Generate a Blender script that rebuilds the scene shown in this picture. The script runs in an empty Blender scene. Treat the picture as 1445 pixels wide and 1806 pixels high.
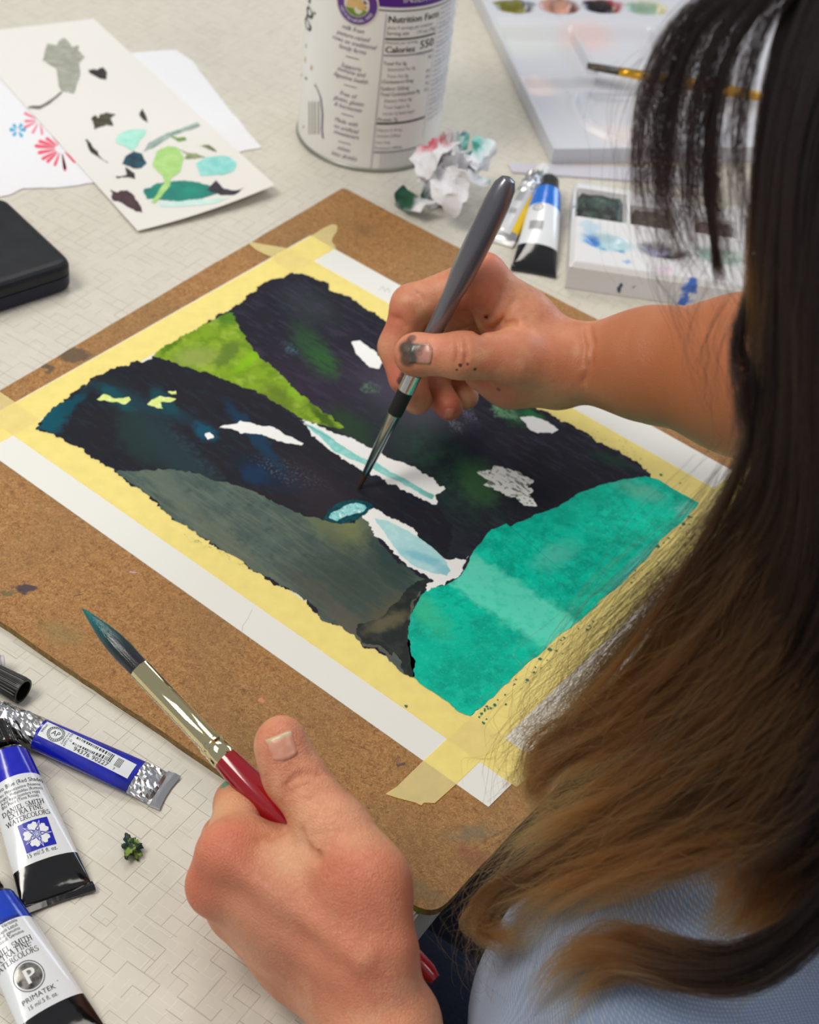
import bpy, bmesh, math, random
import numpy as np
from mathutils import Vector, Matrix

scene = bpy.context.scene
COL = scene.collection
random.seed(7)
RNG = np.random.default_rng(11)

# ---------------------------------------------------------------- camera
F_PX, CX, CY = 2818.5, 722.5, 903.0          # focal length in pixels of the 1445 x 1806 frame
TABLE_Z = 0.75
PAPER_Z = TABLE_Z + 0.0046                     # top of the sheet on its board
_rx, _ry, _rz = 2.32026441, 0.104373342, -0.682151197
_cX, _sX, _cY, _sY, _cZ, _sZ = math.cos(_rx), math.sin(_rx), math.cos(_ry), math.sin(_ry), math.cos(_rz), math.sin(_rz)
ROT = (np.array([[1, 0, 0], [0, _cX, -_sX], [0, _sX, _cX]])
       @ np.array([[_cY, 0, _sY], [0, 1, 0], [-_sY, 0, _cY]])
       @ np.array([[_cZ, -_sZ, 0], [_sZ, _cZ, 0], [0, 0, 1]]))      # rows: right, down, forward
UNIT = 0.195
EYE = -ROT.T @ np.array([-0.387453602, -0.858415381, 5.19050038]) * UNIT + np.array([0, 0, PAPER_Z])

def at(px, py, h=0.0):
    """World point on the horizontal plane h metres above the table top, along the sight line of a pixel."""
    r = ROT.T @ np.array([(px - CX) / F_PX, (py - CY) / F_PX, 1.0])
    return EYE + r * ((TABLE_Z + h - EYE[2]) / r[2])

def far(px, py, d):
    """World point d metres deep from the viewpoint along the sight line of a pixel."""
    return EYE + ROT.T @ (np.array([(px - CX) / F_PX, (py - CY) / F_PX, 1.0]) * d)

def onpaper(px, py, dz=0.0):
    return at(px, py, PAPER_Z - TABLE_Z + dz)

cd = bpy.data.cameras.new('camera')
cam = bpy.data.objects.new('camera', cd)
COL.objects.link(cam)
cd.sensor_fit = 'HORIZONTAL'
cd.sensor_width = 36.0
cd.lens = F_PX / 1445.0 * 36.0
cd.clip_start, cd.clip_end = 0.02, 50
M = Matrix.Identity(4)
for i in range(3):
    M[i][0], M[i][1], M[i][2], M[i][3] = ROT[0][i], -ROT[1][i], -ROT[2][i], EYE[i]
cam.matrix_world = M
cd.dof.use_dof = True
cd.dof.focus_distance = 0.70
cd.dof.aperture_fstop = 17.0
scene.camera = cam

# ---------------------------------------------------------------- light
w = bpy.data.worlds.new('room_light')
scene.world = w
w.use_nodes = True
w.node_tree.nodes['Background'].inputs[0].default_value = (0.93, 0.95, 1.0, 1)
w.node_tree.nodes['Background'].inputs[1].default_value = 0.34

def area(name, loc, target, sx, sy, power, col):
    l = bpy.data.lights.new(name, 'AREA')
    l.shape = 'RECTANGLE'; l.size, l.size_y = sx, sy; l.energy = power; l.color = col
    o = bpy.data.objects.new(name, l); COL.objects.link(o)
    o.location = loc
    o.rotation_euler = (Vector(target) - Vector(loc)).to_track_quat('-Z', 'Y').to_euler()
    return o
# fluorescent ceiling panels and one daylight window on the far right
area('ceiling_lamp', (-0.9, 0.9, 2.7), (-0.9, 0.9, 0), 0.6, 1.2, 17, (1, 0.95, 0.86))
area('ceiling_lamp', (-0.5, -1.2, 2.7), (-0.5, -1.2, 0), 0.6, 1.2, 34, (1, 0.95, 0.86))
area('ceiling_lamp', (1.5, 0.2, 2.7), (1.5, 0.2, 0), 0.6, 1.2, 10, (1, 0.95, 0.86))
area('window_daylight', (0.6, 3.2, 1.9), (0.1, 0, 0.75), 1.6, 1.3, 34, (0.62, 0.78, 1.0))

vs = scene.view_settings
vs.view_transform = 'Standard'; vs.look = 'None'; vs.gamma = 1.0; vs.use_curve_mapping = False
vs.exposure = 0.0

# ---------------------------------------------------------------- helpers
def lin(r, g, b):
    """sRGB 0-255 to linear."""
    f = lambda c: (c / 255 / 12.92) if c <= 10 else ((c / 255 + 0.055) / 1.055) ** 2.4
    return (f(r), f(g), f(b))

class NT:
    """Small wrapper around a material's node tree."""
    def __init__(self, name, **kw):
        self.m = bpy.data.materials.new(name); self.m.use_nodes = True
        self.t = self.m.node_tree; self.n = self.t.nodes
        self.p = self.n['Principled BSDF']
        for k, v in kw.items(): self.set(k, v)
    def set(self, k, v):
        k = {'rough': 'Roughness', 'metal': 'Metallic', 'spec': 'Specular IOR Level', 'sss': 'Subsurface Weight', 'alpha': 'Alpha',
             'coat': 'Coat Weight', 'coat_rough': 'Coat Roughness', 'trans': 'Transmission Weight', 'ior': 'IOR', 'sheen': 'Sheen Weight', 'color': 'Base Color'}.get(k, k)
        if k == 'Base Color' and isinstance(v, (tuple, list)) and len(v) == 3: v = (*v, 1)
        self.put(self.p.inputs[k], v)
    def put(self, inp, v):
        if isinstance(v, bpy.types.NodeSocket): self.t.links.new(v, inp)
        else: inp.default_value = v
    def node(self, typ, props=None, **ins):
        nd = self.n.new(typ)
        for k, v in (props or {}).items(): setattr(nd, k, v)
        for k, v in ins.items():
            key = int(k[1:]) if k[0] == 'i' and k[1:].isdigit() else k.replace('_', ' ')
            self.put(nd.inputs[key], v)
        return nd
    def coords(self, kind='Object'):
        return self.node('ShaderNodeTexCoord').outputs[kind]
    def mapping(self, vec, scale=(1, 1, 1), loc=(0, 0, 0), rot=(0, 0, 0)):
        return self.node('ShaderNodeMapping', None, Vector=vec, Scale=scale, Location=loc, Rotation=rot).outputs[0]
    def noise(self, vec, scale, detail=4, rough=0.55, dist=0.0, out=0):
        return self.node('ShaderNodeTexNoise', None, Vector=vec, Scale=scale, Detail=detail, Roughness=rough, Distortion=dist).outputs[out]
    def math(self, op, a, b=0.0, c=0.0, clamp=False):
        return self.node('ShaderNodeMath', {'operation': op, 'use_clamp': clamp}, i0=a, i1=b, i2=c).outputs[0]
    def vmath(self, op, a, b=(0, 0, 0), out=0):
        return self.node('ShaderNodeVectorMath', {'operation': op}, i0=a, i1=b).outputs[out]
    def ramp(self, fac, stops, interp='LINEAR'):
        nd = self.node('ShaderNodeValToRGB'); cr = nd.color_ramp; cr.interpolation = interp
        while len(cr.elements) < len(stops): cr.elements.new(0.5)
        for e, (pos, c) in zip(cr.elements, stops):
            e.position = pos
            e.color = (c, c, c, 1) if isinstance(c, (int, float)) else (*c, 1)
        self.put(nd.inputs[0], fac)
        return nd.outputs[0]
    def mix(self, fac, a, b, blend='MIX'):
        nd = self.node('ShaderNodeMix', {'data_type': 'RGBA', 'blend_type': blend})
        for i, v in ((0, fac), (6, a), (7, b)):
            if isinstance(v, (tuple, list)) and len(v) == 3: v = (*v, 1)
            self.put(nd.inputs[i], v)
        return nd.outputs[2]
    def smooth(self, x, lo, hi):
        return self.node('ShaderNodeMapRange', {'interpolation_type': 'SMOOTHSTEP'}, i0=x, i1=lo, i2=hi, i3=0.0, i4=1.0).outputs[0]
    def bump(self, height, strength=0.3, dist=0.001):
        b = self.node('ShaderNodeBump', None, Height=height, Strength=strength, Distance=dist)
        self.t.links.new(b.outputs[0], self.p.inputs['Normal'])
    def blob(self, vec, center, radii, rot=0.0, edge=0.35, warp=None):
        """soft elliptical mask round a point in the object's own coordinates"""
        v = self.vmath('SUBTRACT', vec, tuple(center))
        if warp is not None: v = self.vmath('ADD', v, warp)
        v = self.node('ShaderNodeVectorRotate', {'rotation_type': 'Z_AXIS'}, Vector=v, Angle=-rot).outputs[0]
        v = self.vmath('MULTIPLY', v, (1 / radii[0], 1 / radii[1], 0))
        d = self.vmath('LENGTH', v, out=1)
        return self.smooth(d, 1 + edge, 1 - edge)

def simple(name, col, rough=0.5, **kw):
    return NT(name, color=col, rough=rough, **kw).m

def link(name, me, mat=None, parent=None, loc=None):
    o = bpy.data.objects.new(name, me); COL.objects.link(o)
    if mat is not None:
        for mm in (mat if isinstance(mat, (list, tuple)) else [mat]): me.materials.append(mm)
    if parent is not None: o.parent = parent
    if loc is not None: o.location = loc
    return o

def mesh(name, verts, faces, mat=None, parent=None, smooth=False, loc=None):
    me = bpy.data.meshes.new(name)
    me.from_pydata([tuple(map(float, v)) for v in verts], [], [tuple(int(i) for i in f) for f in faces])
    if smooth: me.polygons.foreach_set('use_smooth', [True] * len(me.polygons))
    me.update()
    return link(name, me, mat, parent, loc)

def from_bm(name, bm, mat=None, parent=None, smooth=False, loc=None):
    me = bpy.data.meshes.new(name); bm.to_mesh(me); bm.free()
    if smooth: me.polygons.foreach_set('use_smooth', [True] * len(me.polygons))
    return link(name, me, mat, parent, loc)

def tag(o, label, cat, group=None):
    o['label'] = label; o['category'] = cat
    if group: o['group'] = group
    return o

def thing(name, label, cat, loc=(0, 0, 0), rotz=0.0, group=None):
    o = bpy.data.objects.new(name, None); COL.objects.link(o)
    o.location = tuple(loc); o.rotation_euler = (0, 0, rotz); o.empty_display_size = 0.02
    return tag(o, label, cat, group)

def frame_between(a, b, up=(0, 0, 1)):
    """matrix whose local Z runs from a to b"""
    a, b = Vector(a), Vector(b)
    z = (b - a).normalized(); u = Vector(up)
    x = u.cross(z)
    if x.length < 1e-6: x = Vector((1, 0, 0))
    x.normalize(); y = z.cross(x)
    m = Matrix.Identity(4)
    for i in range(3): m[i][0], m[i][1], m[i][2], m[i][3] = x[i], y[i], z[i], a[i]
    return m

def lathe(profile, seg=32, close=True):
    """(r, z) profile turned round Z -> verts, faces"""
    V, Fc = [], []
    n = len(profile)
    for r, z in profile:
        for k in range(seg):
            a = 2 * math.pi * k / seg
            V.append((r * math.cos(a), r * math.sin(a), z))
    for i in range(n - 1):
        for k in range(seg):
            k2 = (k + 1) % seg
            Fc.append((i * seg + k, i * seg + k2, (i + 1) * seg + k2, (i + 1) * seg + k))
    if close:
        Fc.append(tuple(reversed(range(seg))))
        Fc.append(tuple((n - 1) * seg + k for k in range(seg)))
    return V, Fc

def ragged(poly, amp=0.0004, step=0.0006, seed=0, closed=True):
    """outline resampled finely and roughened along its normals; poly: (n,2) metres"""
    rng = np.random.default_rng(seed)
    P = np.asarray(poly, float); n = len(P); out = []
    for i in range(n if closed else n - 1):
        a, b = P[i], P[(i + 1) % n]
        k = max(1, int(np.linalg.norm(b - a) / step))
        for j in range(k): out.append(a + (b - a) * j / k)
    Q = np.array(out); m = len(Q)
    t = np.roll(Q, -1, 0) - np.roll(Q, 1, 0); t /= np.linalg.norm(t, axis=1)[:, None] + 1e-12
    nn = np.stack([t[:, 1], -t[:, 0]], 1)
    d = np.zeros(m)
    for wv, am in ((2, .5), (5, .8), (12, 1.0), (30, .9)):
        k = max(3, m // wv); g = rng.normal(size=k)
        x = np.arange(m) / m * k; i0 = x.astype(int) % k; fr = x - np.floor(x); fr = fr * fr * (3 - 2 * fr)
        d += am * (g[i0] * (1 - fr) + g[(i0 + 1) % k] * fr)
    return Q + nn * (d * amp * 0.6)[:, None]
# ---------------------------------------------------------------- setting: floor, wall, table
def floor_mat():
    t = NT('floor_vinyl', rough=0.45); v = t.coords()
    n = t.noise(v, 9, 5)
    t.set('Base Color', t.ramp(n, [(0.3, lin(120, 116, 108)), (0.7, lin(150, 145, 136))]))
    return t.m

def box_bm(bm, lo, hi):
    r = bmesh.ops.create_cube(bm, size=1.0)
    for v in r['verts']:
        for i in range(3): v.co[i] = lo[i] + (v.co[i] + 0.5) * (hi[i] - lo[i])
    return r['verts']

bm = bmesh.new(); box_bm(bm, (-3, -3.2, -0.1), (3.2, 3.4, 0)); fl = from_bm('floor', bm, floor_mat()); fl['kind'] = 'structure'

for nm, lo_, hi_ in (('wall_back', (-3.1, 3.4, 0), (3.2, 3.5, 2.75)), ('wall_left', (-3.1, -3.2, 0), (-3.0, 3.4, 2.75))):
    bm = bmesh.new(); box_bm(bm, lo_, hi_); o = from_bm(nm, bm, simple('wall_paint', lin(214, 212, 206), 0.8)); o['kind'] = 'structure'

TROT = math.radians(5.0)
_e = np.array([math.cos(TROT), math.sin(TROT), 0]); _g = np.array([-math.sin(TROT), math.cos(TROT), 0])
EDGE = at(728, 1624); EDGE[2] = 0.0

def table_mat():
    t = NT('table_laminate', rough=0.42)
    v = t.coords()
    base = t.mix(t.noise(v, 6, 3), lin(212, 207, 194), lin(205, 201, 190))
    def layer(cell, w, seed, prob, rot=0.0):
        s = t.mapping(v, (1 / cell[0], 1 / cell[1], 1), (seed * 1.37, seed * 0.71, 0))
        fl = t.vmath('FLOOR', s); fr = t.vmath('FRACTION', s)
        sp = t.node('ShaderNodeSeparateXYZ', None, Vector=fr)
        out = None
        for ax, sd in ((0, 3.1), (1, 8.7)):
            h = t.node('ShaderNodeTexWhiteNoise', {'noise_dimensions': '3D'}, Vector=t.vmath('ADD', fl, (seed, sd, 0.5))).outputs[0]
            on = t.math('LESS_THAN', h, prob)
            near = t.math('LESS_THAN', sp.outputs[ax], w / cell[ax])
            k = t.math('MULTIPLY', t.math('MULTIPLY', on, near), t.math('ADD', 0.45, t.math('MULTIPLY', h, 0.9)))
            out = k if out is None else t.math('MAXIMUM', out, k)
        tone = t.node('ShaderNodeTexWhiteNoise', {'noise_dimensions': '3D'}, Vector=t.vmath('ADD', fl, (seed, 0, 4.5))).outputs[0]
        return out, tone
    a, ta = layer((0.0086, 0.0068), 0.00034, 1.0, 0.50)
    b, tb = layer((0.0068, 0.0090), 0.00026, 5.0, 0.34)
    c, tc = layer((0.0052, 0.0047), 0.00028, 9.0, 0.42)
    base = t.mix(t.math('MULTIPLY', ta, 0.30), base, lin(219, 214, 202))
    base = t.mix(t.math('MULTIPLY', tb, 0.22), base, lin(196, 192, 182))
    base = t.mix(t.math('MULTIPLY', c, 0.75), base, lin(226, 222, 212))
    base = t.mix(t.math('MULTIPLY', b, 0.75), base, lin(170, 164, 150))
    base = t.mix(t.math('MULTIPLY', a, 0.9), base, lin(146, 140, 126))
    t.set('Base Color', base)
    t.bump(t.math('SUBTRACT', t.math('MULTIPLY', c, 0.4), t.math('MAXIMUM', a, b)), 0.25, 0.0003)
    return t.m

tb = thing('table', 'large table with a pale grey laminate top of crossed fine lines', 'table', (EDGE[0], EDGE[1], 0), TROT)
bm = bmesh.new(); box_bm(bm, (-0.95, -0.62, TABLE_Z - 0.028), (0, 1.55, TABLE_Z))
bmesh.ops.bevel(bm, geom=bm.edges[:], offset=0.0012, segments=2, affect='EDGES')
from_bm('tabletop', bm, table_mat(), tb)
leg_m = simple('leg_steel', lin(70, 70, 72), 0.4, metal=0.6)
for x in (-0.86, -0.12):
    for y in (-0.5, 1.42):
        bm = bmesh.new(); bmesh.ops.create_cone(bm, cap_ends=True, segments=20, radius1=0.018, radius2=0.022, depth=TABLE_Z - 0.028)
        from_bm('leg', bm, leg_m, tb, True, (x, y, (TABLE_Z - 0.028) / 2))

# ---------------------------------------------------------------- drawing board
def line_x(a, b, c, d):
    a, b, c, d = (np.array(q[:2], float) for q in (a, b, c, d))
    A = np.stack([b - a, c - d], 1); s = np.linalg.solve(A, c - a)
    return a + (b - a) * s[0]
BT = 0.0042
hb = lambda x, y: at(x, y, BT)
b_tl = hb(606, 331)[:2]
b_l = line_x(hb(606, 331), hb(3, 686), hb(0, 1095), hb(711, 1583))
b_b = line_x(hb(0, 1095), hb(711, 1583), hb(779, 1602), hb(904, 1469))
b_r = line_x(hb(606, 331), hb(1044, 558), hb(779, 1602), hb(904, 1469))
BC = (b_tl + b_r + b_l + b_b) / 4

def round_poly(P, radii, seg=6):
    out = []; n = len(P)
    for i in range(n):
        p, a, b = P[i], P[i - 1], P[(i + 1) % n]
        u = (a - p) / np.linalg.norm(a - p); v = (b - p) / np.linalg.norm(b - p); r = radii[i]
        for k in range(seg + 1):
            s = k / seg
            out.append((p + u * r) * (1 - s) ** 2 + p * 2 * s * (1 - s) + (p + v * r) * s ** 2)
    return np.array(out)

def slab(name, poly, z0, z1, mat, parent=None, org=(0, 0, 0), edge_mat=None, bev=0.0):
    """outline (n,2) in world x,y given thickness from z0 to z1"""
    P = np.asarray(poly)[:, :2] - np.array(org[:2]); n = len(P)
    ar = np.sum(P[:, 0] * np.roll(P[:, 1], -1) - np.roll(P[:, 0], -1) * P[:, 1])
    if ar < 0: P = P[::-1]
    V = [(x, y, z1 - org[2]) for x, y in P] + [(x, y, z0 - org[2]) for x, y in P]
    Fc = [tuple(range(n)), tuple(range(2 * n - 1, n - 1, -1))] + [(i, n + i, n + (i + 1) % n, (i + 1) % n) for i in range(n)]
    o = mesh(name, V, Fc, mat if edge_mat is None else [mat, edge_mat], parent)
    if edge_mat is not None:
        for i, p in enumerate(o.data.polygons): p.material_index = 0 if i == 0 else 1
    return o

def board_mat():
    t = NT('hardboard', rough=0.72)
    v = t.coords()
    big = t.noise(v, 14, 3)
    mid = t.noise(v, 420, 5, 0.62, 1.6)
    fine = t.noise(v, 1100, 3, 0.6, 2.0)
    c = t.ramp(mid, [(0.30, lin(112, 72, 36)), (0.50, lin(160, 112, 60)), (0.72, lin(192, 146, 88))])
    c = t.mix(t.smooth(big, 0.35, 0.7), c, t.mix(0.5, c, lin(132, 102, 62)))
    ridge = t.math('ABSOLUTE', t.math('SUBTRACT', t.noise(v, 230, 2, 0.5, 1.2), 0.5))
    gate = t.smooth(t.noise(v, 150, 2), 0.52, 0.66)
    fib = t.math('MULTIPLY', t.smooth(ridge, 0.022, 0.006), gate)
    c = t.mix(t.math('MULTIPLY', fib, 0.6), c, lin(86, 58, 34))
    ridge2 = t.math('ABSOLUTE', t.math('SUBTRACT', t.noise(t.mapping(v, loc=(3, 5, 1)), 300, 2, 0.5, 1.4), 0.5))
    c = t.mix(t.math('MULTIPLY', t.smooth(ridge2, 0.03, 0.008), 0.35), c, lin(202, 164, 112))
    c = t.mix(t.math('MULTIPLY', t.smooth(fine, 0.55, 0.75), 0.3), c, lin(120, 84, 48))
    wob = t.vmath('MULTIPLY', t.vmath('SUBTRACT', t.node('ShaderNodeTexNoise', None, Vector=v, Scale=160, Detail=3).outputs[1], (0.5, 0.5, 0.5)), (0.012, 0.012, 0))
    def stain(px, py, rx, ry, col, k=0.85, rot=0.0, edge=0.25):
        nonlocal c
        p = at(px, py, BT); q = (p[0] - BC[0], p[1] - BC[1], 0)
        c = t.mix(t.math('MULTIPLY', t.blob(v, q, (rx, ry), rot, edge, wob), k), c, lin(*col))
    stain(44, 1038, 0.0052, 0.0036, (66, 54, 62), 0.95, 0.3)
    stain(15, 1046, 0.003, 0.0022, (92, 88, 60), 0.7)
    stain(130, 626, 0.010, 0.006, (84, 72, 58), 0.8, 0.7)
    stain(80, 646, 0.005, 0.003, (80, 72, 56), 0.8)
    stain(235, 1012, 0.003, 0.0014, (196, 168, 176), 0.8, 0.4)
    stain(832, 1470, 0.010, 0.004, (104, 104, 84), 0.6, 0.9, 0.8)
    stain(838, 1514, 0.008, 0.005, (128, 76, 56), 0.6, 0.1, 0.6)
    stain(708, 1351, 0.0016, 0.0014, (84, 72, 64), 0.9)
    stain(690, 1520, 0.0010, 0.0022, (60, 64, 52), 0.9)
    stain(735, 1568, 0.014, 0.004, (118, 106, 76), 0.6, 0.2, 0.8)
    stain(462, 1238, 0.0014, 0.0012, (206, 140, 100), 0.9)
    stain(132, 1050, 0.0006, 0.0018, (70, 58, 34), 0.9, 0.2)
    stain(450, 1010, 0.02, 0.004, (112, 78, 44), 0.5, 0.0, 0.8)
    stain(640, 405, 0.008, 0.006, (120, 88, 50), 0.5, 0.0, 0.8)
    stain(110, 1118, 0.010, 0.006, (136, 122, 76), 0.5, 0.2, 0.8)
    t.set('Base Color', c)
    t.bump(t.math('SUBTRACT', mid, fib), 0.35, 0.0004)
    return t.m

def board_edge_mat():
    t = NT('hardboard_edge', rough=0.8); v = t.coords()
    c = t.ramp(t.noise(v, 500, 4), [(0.3, lin(104, 82, 40)), (0.7, lin(150, 122, 66))])
    p = at(716, 1590, 0.002)
    c = t.mix(t.blob(v, (p[0] - BC[0], p[1] - BC[1], 0), (0.009, 0.009), 0, 0.3), c, lin(124, 132, 24))
    t.set('Base Color', c); return t.m
bpoly = round_poly([b_tl, b_r, b_b, b_l], [0.004, 0.012, 0.011, 0.008])
org = (BC[0], BC[1], TABLE_Z)
board = slab('drawing_board', ragged(bpoly, 0.00025, 0.003, 3), TABLE_Z + 0.0001, TABLE_Z + BT, board_mat(), None, org, board_edge_mat())
board.location = org
tag(board, 'brown hardboard drawing board lying under the taped painting', 'board')
# ---------------------------------------------------------------- the painting
PO = np.array([0.177, -0.12, PAPER_Z])
painting = thing('watercolor_painting', 'unfinished watercolor of dark cliffs, white waterfall and teal pool on white paper', 'painting', PO)
def PL(px, py):
    return onpaper(px, py) - PO
def rd(*deg): return math.radians(deg[0])

def paper_mat(name='watercolor_paper', col=(230, 230, 224)):
    t = NT(name, color=lin(*col), rough=0.75)
    t.bump(t.noise(t.coords(), 900, 4), 0.12, 0.0003)
    return t.m
PAPER = paper_mat()
p_tl = onpaper(547.5, 415)[:2]; p_br = onpaper(862, 1423)[:2]
p_tr = np.array([p_br[0] + 0.001, p_tl[1] + 0.001]); p_bl = np.array([p_tl[0] + 0.0004, p_br[1] - 0.0008])
sheet = slab('paper_sheet', [p_tl, p_tr, p_br, p_bl], PAPER_Z - 0.0004, PAPER_Z, PAPER, painting, PO)

def poly_px(pix): return np.array([onpaper(*p)[:2] for p in pix]) - PO[:2]
def patch(name, pix, mat, z, amp=0.0005, seed=0, step=0.0006, parent=None, label=None):
    P = ragged(poly_px(pix), amp, step, seed)
    ar = np.sum(P[:, 0] * np.roll(P[:, 1], -1) - np.roll(P[:, 0], -1) * P[:, 1])
    if ar < 0: P = P[::-1]
    o = mesh(name, [(x, y, z) for x, y in P], [tuple(range(len(P)))], mat, parent or painting)
    if label: o['label'] = label
    return o

def wobble(t, v, scale=220, amt=0.006):
    return t.vmath('MULTIPLY', t.vmath('SUBTRACT', t.node('ShaderNodeTexNoise', None, Vector=v, Scale=scale, Detail=4).outputs[1], (0.5, 0.5, 0.5)), (amt * 2, amt * 2, 0))

class Paint(NT):
    def __init__(self, name, col, rough=0.55, warp=0.005, wscale=220):
        super().__init__(name, rough=max(rough, .5), spec=.07)
        self.v = self.coords(); self.c = lin(*col); self.w = wobble(self, self.v, wscale, warp)
    def spot(self, px, py, rx, ry, col, k=0.8, rot=0.0, edge=0.5, grain=None):
        d = PL(px + 20 * math.cos(math.radians(rot)), py - 20 * math.sin(math.radians(rot))) - PL(px, py)
        m = self.blob(self.v, tuple(PL(px, py)), (rx, ry), math.atan2(d[1], d[0]), edge, self.w)
        m = self.math('MULTIPLY', m, k)
        if grain: m = self.math('MULTIPLY', m, self.smooth(self.noise(self.v, grain[0], 5, 0.65), grain[1], grain[2]))
        self.c = self.mix(m, self.c, lin(*col))
    def var(self, scale, lo, hi, col, k=0.6, stretch=None, rot=0):
        v = self.v if stretch is None else self.mapping(self.v, stretch, (0, 0, 0), (0, 0, math.radians(rot)))
        self.c = self.mix(self.math('MULTIPLY', self.smooth(self.noise(v, scale, 6, 0.62), lo, hi), k), self.c, lin(*col))
    def done(self, grainbump=0.1):
        self.set('Base Color', self.c)
        self.bump(self.noise(self.v, 900, 4), grainbump, 0.0003)
        return self.m

# dark violet-black cliff at right (covers the whole painted field; the others lie on it)
t = Paint('cliff_paint', (38, 35, 47), 0.42, 0.006)
t.var(60, 0.45, 0.7, (28, 30, 40), 0.8)
t.var(45, 0.5, 0.75, (50, 41, 58), 0.6)
t.spot(590, 690, 0.05, 0.03, (56, 44, 62), 0.7, 0, 0.8)
t.spot(545, 540, 0.02, 0.012, (52, 62, 66), 0.7, -50, 0.9)
t.spot(553, 618, 0.022, 0.008, (44, 82, 48), 0.85, -60, 0.7)
t.spot(575, 640, 0.012, 0.006, (50, 98, 44), 0.6, -60, 0.8)
t.spot(512, 615, 0.006, 0.003, (74, 110, 122), 0.9, -60, 0.6, (900, 0.42, 0.6))
t.spot(655, 684, 0.0055, 0.0045, (112, 170, 118), 0.9, 0, 0.5, (500, 0.38, 0.58))
t.spot(893, 728, 0.0075, 0.005, (150, 200, 158), 0.95, -30, 0.5, (600, 0.35, 0.52))
t.spot(905, 735, 0.010, 0.006, (44, 104, 62), 0.6, -30, 0.6)
t.var(60, 0.50, 0.62, (60, 58, 76), 0.55, (1, 5, 1), 12)
t.var(90, 0.52, 0.64, (28, 44, 44), 0.6, (1, 4, 1), -10)
t.spot(760, 745, 0.04, 0.024, (70, 66, 84), 0.75, -40, 0.8)
t.spot(760, 800, 0.05, 0.020, (30, 50, 46), 0.75, -40, 0.8)
t.spot(740, 880, 0.04, 0.016, (28, 46, 44), 0.6, -40, 0.8)
t.spot(800, 745, 0.010, 0.003, (150, 152, 158), 0.8, -60, 0.5, (800, 0.45, 0.62))
t.spot(830, 735, 0.006, 0.004, (128, 128, 148), 0.7, -60, 0.6, (1000, 0.42, 0.62))
t.spot(700, 700, 0.03, 0.012, (76, 72, 88), 0.5, -40, 0.8)
t.spot(620, 755, 0.018, 0.008, (40, 68, 44), 0.8, -50, 0.7)
t.spot(800, 830, 0.035, 0.016, (48, 78, 62), 0.75, -50, 0.8, (120, 0.35, 0.65))
t.spot(845, 850, 0.016, 0.010, (56, 96, 58), 0.8, -70, 0.6)
t.spot(980, 870, 0.03, 0.012, (28, 30, 38), 0.8, 20, 0.7)
t.spot(730, 900, 0.05, 0.012, (44, 50, 56), 0.6, -50, 0.7)
t.spot(1080, 812, 0.012, 0.004, (34, 66, 50), 0.7, -20, 0.6)
t.spot(940, 735, 0.008, 0.004, (36, 120, 66), 0.8, -30, 0.6)
M_CLIFF = t.done(0.2)
FIELD = [(66, 757), (76, 738), (90, 722), (118, 706), (133, 690), (150, 680), (152, 684), (163, 668), (200, 650), (212, 646), (222, 645), (250, 640),
         (272, 628), (330, 592), (365, 570), (405, 550), (415, 541), (440, 520), (470, 500), (500, 489), (517, 481), (540, 487), (562, 492), (582, 500),
         (583, 512), (612, 524), (640, 542), (680, 566), (740, 606), (800, 640), (930, 712), (962, 724), (1000, 744), (1040, 768), (1062, 780), (1085, 796),
         (1102, 804), (1122, 813), (1142, 828), (1148, 842), (1100, 862), (1060, 900), (1000, 1000), (900, 1100), (800, 1150), (740, 1194), (726, 1193), (715, 1191), (700, 1180),
         (690, 1165), (662, 1147), (640, 1140), (625, 1120), (600, 1105), (570, 1095), (555, 1075), (540, 1057), (500, 1037), (470, 1020), (440, 1000),
         (410, 980), (372, 960), (340, 935), (310, 915), (290, 900), (270, 880), (240, 860), (222, 845), (205, 833), (180, 816), (160, 802), (152, 797), (150, 789), (130, 785),
         (105, 770), (90, 762)]
Z0 = 0.00034
patch('right_cliff_paint', FIELD, M_CLIFF, Z0, 0.0011, 21, 0.0004, label='dark violet-black cliff paint with ragged edge over the tape')

# left cliff
t = Paint('left_cliff_paint', (35, 34, 42), 0.40, 0.005)
t.var(50, 0.45, 0.7, (29, 33, 44), 0.8)
t.var(70, 0.52, 0.64, (36, 52, 62), 0.5, (1, 5, 1), 8)
t.spot(300, 795, 0.055, 0.010, (38, 58, 62), 0.85, -48, 0.7)
t.spot(240, 775, 0.020, 0.008, (36, 56, 56), 0.8, -60, 0.5)
t.spot(340, 800, 0.03, 0.004, (46, 66, 76), 0.7, -48, 0.6, (300, 0.4, 0.65))
t.spot(490, 838, 0.024, 0.0095, (26, 38, 58), 0.95, -24, 0.35)
t.spot(450, 838, 0.008, 0.006, (22, 50, 80), 0.9, -30, 0.5)
t.spot(512, 836, 0.020, 0.007, (104, 116, 126), 0.75, -24, 0.5, (700, 0.50, 0.66))  # glossy highlight of the wet blue dab, put into the colour as pale grain
t.spot(250, 712, 0.035, 0.005, (30, 66, 82), 0.6, -20, 0.8)
t.spot(92, 735, 0.008, 0.016, (16, 82, 98), 0.95, -8, 0.4)
t.spot(125, 714, 0.012, 0.004, (14, 72, 88), 0.9, 40, 0.5)
t.spot(290, 708, 0.012, 0.005, (20, 76, 84), 0.8, -50, 0.5)
t.spot(205, 702, 0.014, 0.004, (20, 80, 88), 0.8, -40, 0.5)
t.spot(362, 762, 0.008, 0.005, (16, 84, 110), 0.8, -50, 0.5)
t.spot(450, 770, 0.03, 0.004, (22, 60, 88), 0.8, -50, 0.5)
t.spot(160, 670, 0.010, 0.004, (90, 90, 70), 0.5, 40, 0.5, (900, 0.52, 0.62))
t.spot(560, 870, 0.03, 0.012, (50, 42, 50), 0.6, -50, 0.7)
M_LEFT = t.done(0.2)
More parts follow.
